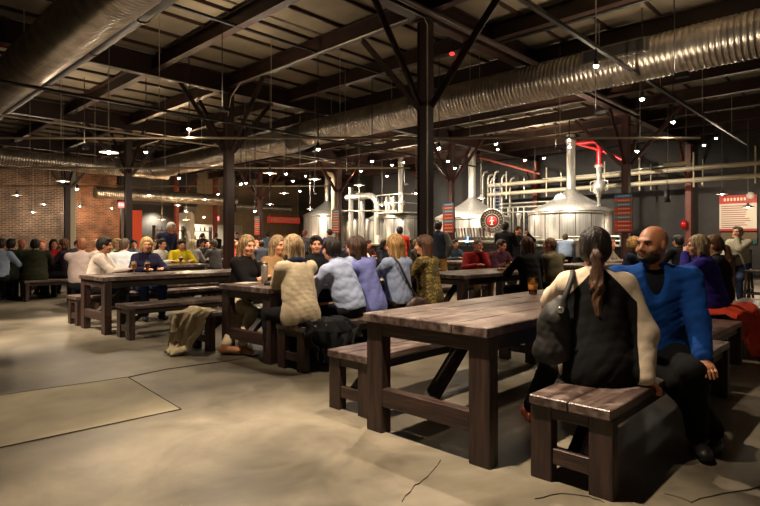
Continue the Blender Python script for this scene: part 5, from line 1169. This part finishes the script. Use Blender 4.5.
# ---------------------------------------------------------------- things on the tables
glass = mat('clear_glass', '#ffffff', .03, trans=1.0)
def beer(u, v, z, label, col='#c9791a', kind='tulip', group='beer glasses', s=1.0):
    t = tag(empty('beer_glass', (u, v, z)), label, 'glass', group)
    if kind == 'tulip':
        MB().lathe([(0, .002), (.034, .002), (.034, .006), (.006, .012), (.005, .05), (.02, .065), (.04, .10), (.042, .13), (.033, .175), (.035, .185), (.033, .185), (.031, .175), (.040, .13), (.038, .10), (.018, .068), (.0, .06)], 20).build('glass', glass, t)
        MB().lathe([(0, .062), (.017, .069), (.037, .10), (.039, .128), (.037, .14), (0, .14)], 20).build('beer', mat('beer' + col, col, .1, trans=.35), t)
        MB().lathe([(0, .14), (.037, .14), (.034, .16), (0, .162)], 20).build('foam', mat('foam', '#e6d9bd', .8), t)
    else:
        MB().lathe([(0, .002), (.03 * s, .002), (.042 * s, .145), (.040 * s, .145), (.028 * s, .008), (0, .008)], 20).build('glass', glass, t)
        MB().lathe([(0, .009), (.0275 * s, .009), (.0355 * s, .085), (0, .085)], 20).build('beer', mat('beer' + col, col, .1, trans=.35), t)
    return t
TS = TZ
u, v = at_v(134, 8.15), 8.15; beer(u, v, TS, 'left tulip glass of amber beer in front of the blonde woman', '#f0a018')
u, v = at_v(147.5, 8.1), 8.1; beer(u, v, TS, 'right tulip glass of reddish beer in front of the blonde woman', '#b5481c')
u, v = at_v(181, 10.95), 10.95; beer(u, v, TS, 'small tulip glass of dark red beer before the yellow sweater', '#5a1a10')
u, v = at_h(541, 305, TZ + .0); beer(4.35, 2.32, TS, 'clear plastic cup of golden beer beside the ponytailed woman', '#f0a850', 'cup', s=1.15)
u, v = at_v(314, 5.05), 5.05; beer(u, v, TS, 'empty looking pint glass before the dark haired young man', '#8a8070', 'cup')
for x, lb, cl in ((508, 'left pint glass beside the plate on the red sweater table', '#b0762c'), (516, 'right amber pint glass on the red sweater table', '#a8641c')):
    beer(at_v(x, 4.9), 4.9, TS, lb, cl, 'cup', s=1.1)
beer(16.85, at_u(519, 16.85), 1.1, 'pale yellow beer on the bar beside the bartender', '#c9a01c', 'cup', s=1.3)
t = tag(empty('plate', (at_v(502, 4.65), 4.65, TS)), 'white plate of food on the red sweater table', 'plate'); MB().lathe([(0, .004), (.07, .004), (.12, .018), (.12, .022), (.07, .01), (0, .01)], 24).build('dish', mat('china', '#b8ab98', .3), t)
m = MB(); [m.lathe([(0, -.018), (.025, -.008), (.02, .012), (0, .02)], 8, c=(random.uniform(-.05, .05), random.uniform(-.05, .05), .03)) for _ in range(7)]; m.build('food', mat('fried_food', '#8a5a24', .7), t)['kind'] = 'stuff'
u, v = at_h(264.5, 283, TZ); t = tag(empty('drinks_shaker', (u, v, TS)), 'tall brushed steel tumbler standing on the friends table', 'tumbler')
MB().lathe([(0, 0), (.036, 0), (.038, .2), (.034, .21), (.0, .21)], 24).build('body', ssd, t); MB().lathe([(.0, .21), (.036, .205), (.036, .235), (0, .24)], 24).build('lid', ssk, t)
u2, v2 = at_h(270, 285, TZ); t = tag(empty('phone', (u2, v2, TS), .4), 'black phone lying by the steel tumbler', 'phone'); MB().box((-.07, -.035, 0), (.07, .035, .03), bev=.006).build('body', black_p, t); MB().box((-.06, -.03, .03), (.06, .03, .031)).build('screen', mat('phone_glass', '#0a0b10', .1), t)
u3_, v3_ = at_h(246, 283, TZ); t = tag(empty('paper_menu', (u3_, v3_, TS), .3), 'folded paper menu with pink edge under the blonde woman hand', 'paper'); MB().box((-.13, -.09, 0), (.13, .09, .004)).build('sheet', mat('paper', '#b5aca0', .7), t); MB().box((-.13, -.09, .004), (-.11, .09, .005)).build('pink_edge', mat('pink_print', '#a03a50', .7), t)
# coats and bags
def cloth(name, label, cat, caps, r, colr, seed, vox=.012, amp=.012, cutz=None):
    P_ = np.array([p for c_ in caps for p in c_[:2]]); F = Field(P_.min(0) - r * 2 - .03, P_.max(0) + r * 2 + .03, vox); g = folds(amp, seed, 1.3)
    for a, b_, r1, r2 in caps: F.cap(a, b_, r1, r2, k=.05, fl=g)
    if cutz is not None: F.cut([0, 0, -1], [0, 0, cutz])
    base = np.array([P_[:, 0].mean(), P_[:, 1].mean(), 0]); V, Q = F.mesh(); o = mesh_obj(name, [(V - base, Q)], fabric(colr), None); o.location = base
    return tag(o, label, cat)
def sheet(name, label, cat, path, colr, seed, nu=26, amp=.018, th=.006, folds_n=5, bumpy=.5):
    # path: (centre, half width, width direction, fold strength) from the bench edge downwards
    r = random.Random(seed); ph = [r.uniform(0, 6.28) for _ in range(6)]; rows = []; n = len(path); T = (n - 1) * 7
    for i in range(T + 1):
        f = i / 7; k = min(int(f), n - 2); t = f - k; t = t * t * (3 - 2 * t) if 0 < k < n - 2 else t
        a, b_ = path[k], path[k + 1]; c_ = Vector(a[0]).lerp(Vector(b_[0]), t); hw = a[1] + (b_[1] - a[1]) * t; wd = Vector(a[2]).lerp(Vector(b_[2]), t).normalized(); fs_ = a[3] + (b_[3] - a[3]) * t
        dn = (Vector(path[k + 1][0]) - Vector(path[k][0])).normalized(); nn = wd.cross(dn).normalized(); row = []
        for j in range(nu + 1):
            x = j / nu * 2 - 1; w_ = amp * fs_ * (math.sin(x * folds_n * 2.2 + ph[0] + i * .12) + .55 * math.sin(x * folds_n * 4.7 + ph[1] - i * .19) + .35 * math.sin(x * 17 + i * .5 + ph[2]))
            edge = 1 + .12 * math.sin(i * .55 + ph[3] + (2 if x > 0 else 0)); q = c_ + wd * (x * hw * edge) + nn * w_ + dn * (.03 * fs_ * math.sin(x * 3.1 + ph[4])); q.z = max(q.z, .012 + .01 * abs(math.sin(j * .9 + i))); row.append((q, nn))
        rows.append(row)
    V = [q for row in rows for q, _ in row] + [q - nn * th for row in rows for q, nn in row]; m_ = nu + 1; N = len(rows) * m_; Fc = []
    for i in range(len(rows) - 1):
        for j in range(nu):
            a = i * m_ + j; Fc += [(a, a + 1, a + 1 + m_, a + m_), (a + N, a + m_ + N, a + m_ + 1 + N, a + 1 + N)]
    for i in range(len(rows) - 1): Fc += [(i * m_, i * m_ + m_, i * m_ + m_ + N, i * m_ + N), (i * m_ + nu, i * m_ + nu + N, i * m_ + nu + m_ + N, i * m_ + nu + m_)]
    for j in range(nu): Fc += [(j, j + N, j + 1 + N, j + 1), ((len(rows) - 1) * m_ + j, (len(rows) - 1) * m_ + j + 1, (len(rows) - 1) * m_ + j + 1 + N, (len(rows) - 1) * m_ + j + N)]
    base = Vector((V[0].x, V[0].y, 0)); o = MB().add([q - base for q in V], Fc, 0, True).build(name, fabric(colr)); o.location = base
    return tag(o, label, cat)
sheet('draped_coat', 'cream coat hanging from the far bench end down to the floor', 'coat', [((3.12, 5.72, .455), .20, (0, 1, 0), .3), ((3.0, 5.72, .47), .24, (0, 1, 0), .5), ((2.9, 5.74, .40), .27, (-.2, 1, 0), 1), ((2.84, 5.76, .2), .22, (-.2, 1, 0), 1.6), ((2.78, 5.72, .06), .17, (-.1, 1, 0), 1.6), ((2.62, 5.66, .02), .10, (0, 1, 0), .8)], '#b5a688', 3, amp=.024)
sheet('draped_jacket', 'black shiny jacket hanging off the friends bench', 'coat', [((3.45, 4.2, .46), .28, (1, 0, 0), .3), ((3.42, 3.98, .46), .30, (1, 0, 0), .6), ((3.42, 3.93, .36), .32, (1, 0, 0), 1.2), ((3.40, 3.91, .2), .26, (1, -.1, 0), 1.8), ((3.34, 3.9, .08), .14, (1, -.1, 0), 1.5)], '#121216', 8, amp=.024, folds_n=6)
sheet('draped_coat', 'orange red coat spilling off the right bench to the floor', 'coat', [((6.95, 1.62, .46), .42, (1, 0, 0), .6), ((6.93, 1.3, .50), .46, (1, 0, 0), 1.2), ((6.93, 1.17, .46), .46, (1, 0, 0), 1.2), ((6.95, 1.11, .25), .38, (1, -.1, 0), 2), ((6.98, 1.03, .06), .42, (1, -.1, 0), 1.6), ((7.1, .86, .03), .48, (1, -.1, 0), 1.2)], '#c8432a', 12, amp=.022, folds_n=7)
sheet('draped_coat', 'pink edged dark coat lying on the bench behind the golden beer', 'coat', [((7.0, 4.1, .46), .3, (1, 0, 0), .5), ((7.0, 3.72, .47), .3, (1, 0, 0), .8), ((7.0, 3.66, .3), .28, (1, 0, 0), 1.5)], '#7a1f3c', 30)
cloth('backpack', 'dark blue backpack on the floor at the far left edge', 'bag', [((2.15, 13.1, .16), (2.35, 12.95, .16), .16, .16), ((2.2, 13.05, .34), (2.3, 13.0, .36), .12, .11)], .16, '#15171f', 21, cutz=.004, vox=.018)
# black shoulder bag of the ponytailed woman
c = wc
hb = tag(empty('shoulder_bag', wm.location[:], wm.rotation_euler[2]), 'slouchy black shoulder bag with round silver snap hanging from the ponytailed woman', 'bag')
g = lambda x, f, z_: c['chest'] + c['X'] * (x + .0) + c['F'] * f + np.array([0, 0, z_ + .05 * (z_ < .1)])
MB().tube([Vector(g(-.135, .05, .165)), Vector(g(-.135, -.03, .168)), Vector(g(-.155, -.10, .09)), Vector(g(-.20, -.125, -.03)), Vector(g(-.24, -.11, -.13))], .016, 8).build('strap', mat('bag_black', '#0d0b09', .65), hb)
F = Field(c['chest'] + [-.6, -.45, -.6], c['chest'] + [.3, .3, .3], .009); fg = folds(.008, 44, 1.5)
F.cap(g(-.22, -.11, -.05), g(-.25, -.12, -.14), .035, .055, k=.05, fl=fg); F.ell(g(-.255, -.10, -.22), (.095, .05, .16), None, .05, fl=fg); F.ell(g(-.265, -.09, -.33), (.11, .055, .08), None, .04, fl=fg)
mesh_obj('bag_body', [F.mesh()], mat('bag_black', '#0d0b09', .65), hb)
sn = MB().lathe([(0, .004), (.009, .004), (.012, 0)], 16, M=Matrix.Rotation(math.pi / 2, 4, 'X')).build('silver_snap', ssd, hb); sn.location = Vector(g(-.235, -.172, -.10)); 
MB().lathe([(.012, .003), (.016, .005), (.018, 0)], 16, M=Matrix.Rotation(math.pi / 2, 4, 'X')).build('snap_ring', ssd, hb).location = Vector(g(-.235, -.174, -.10))
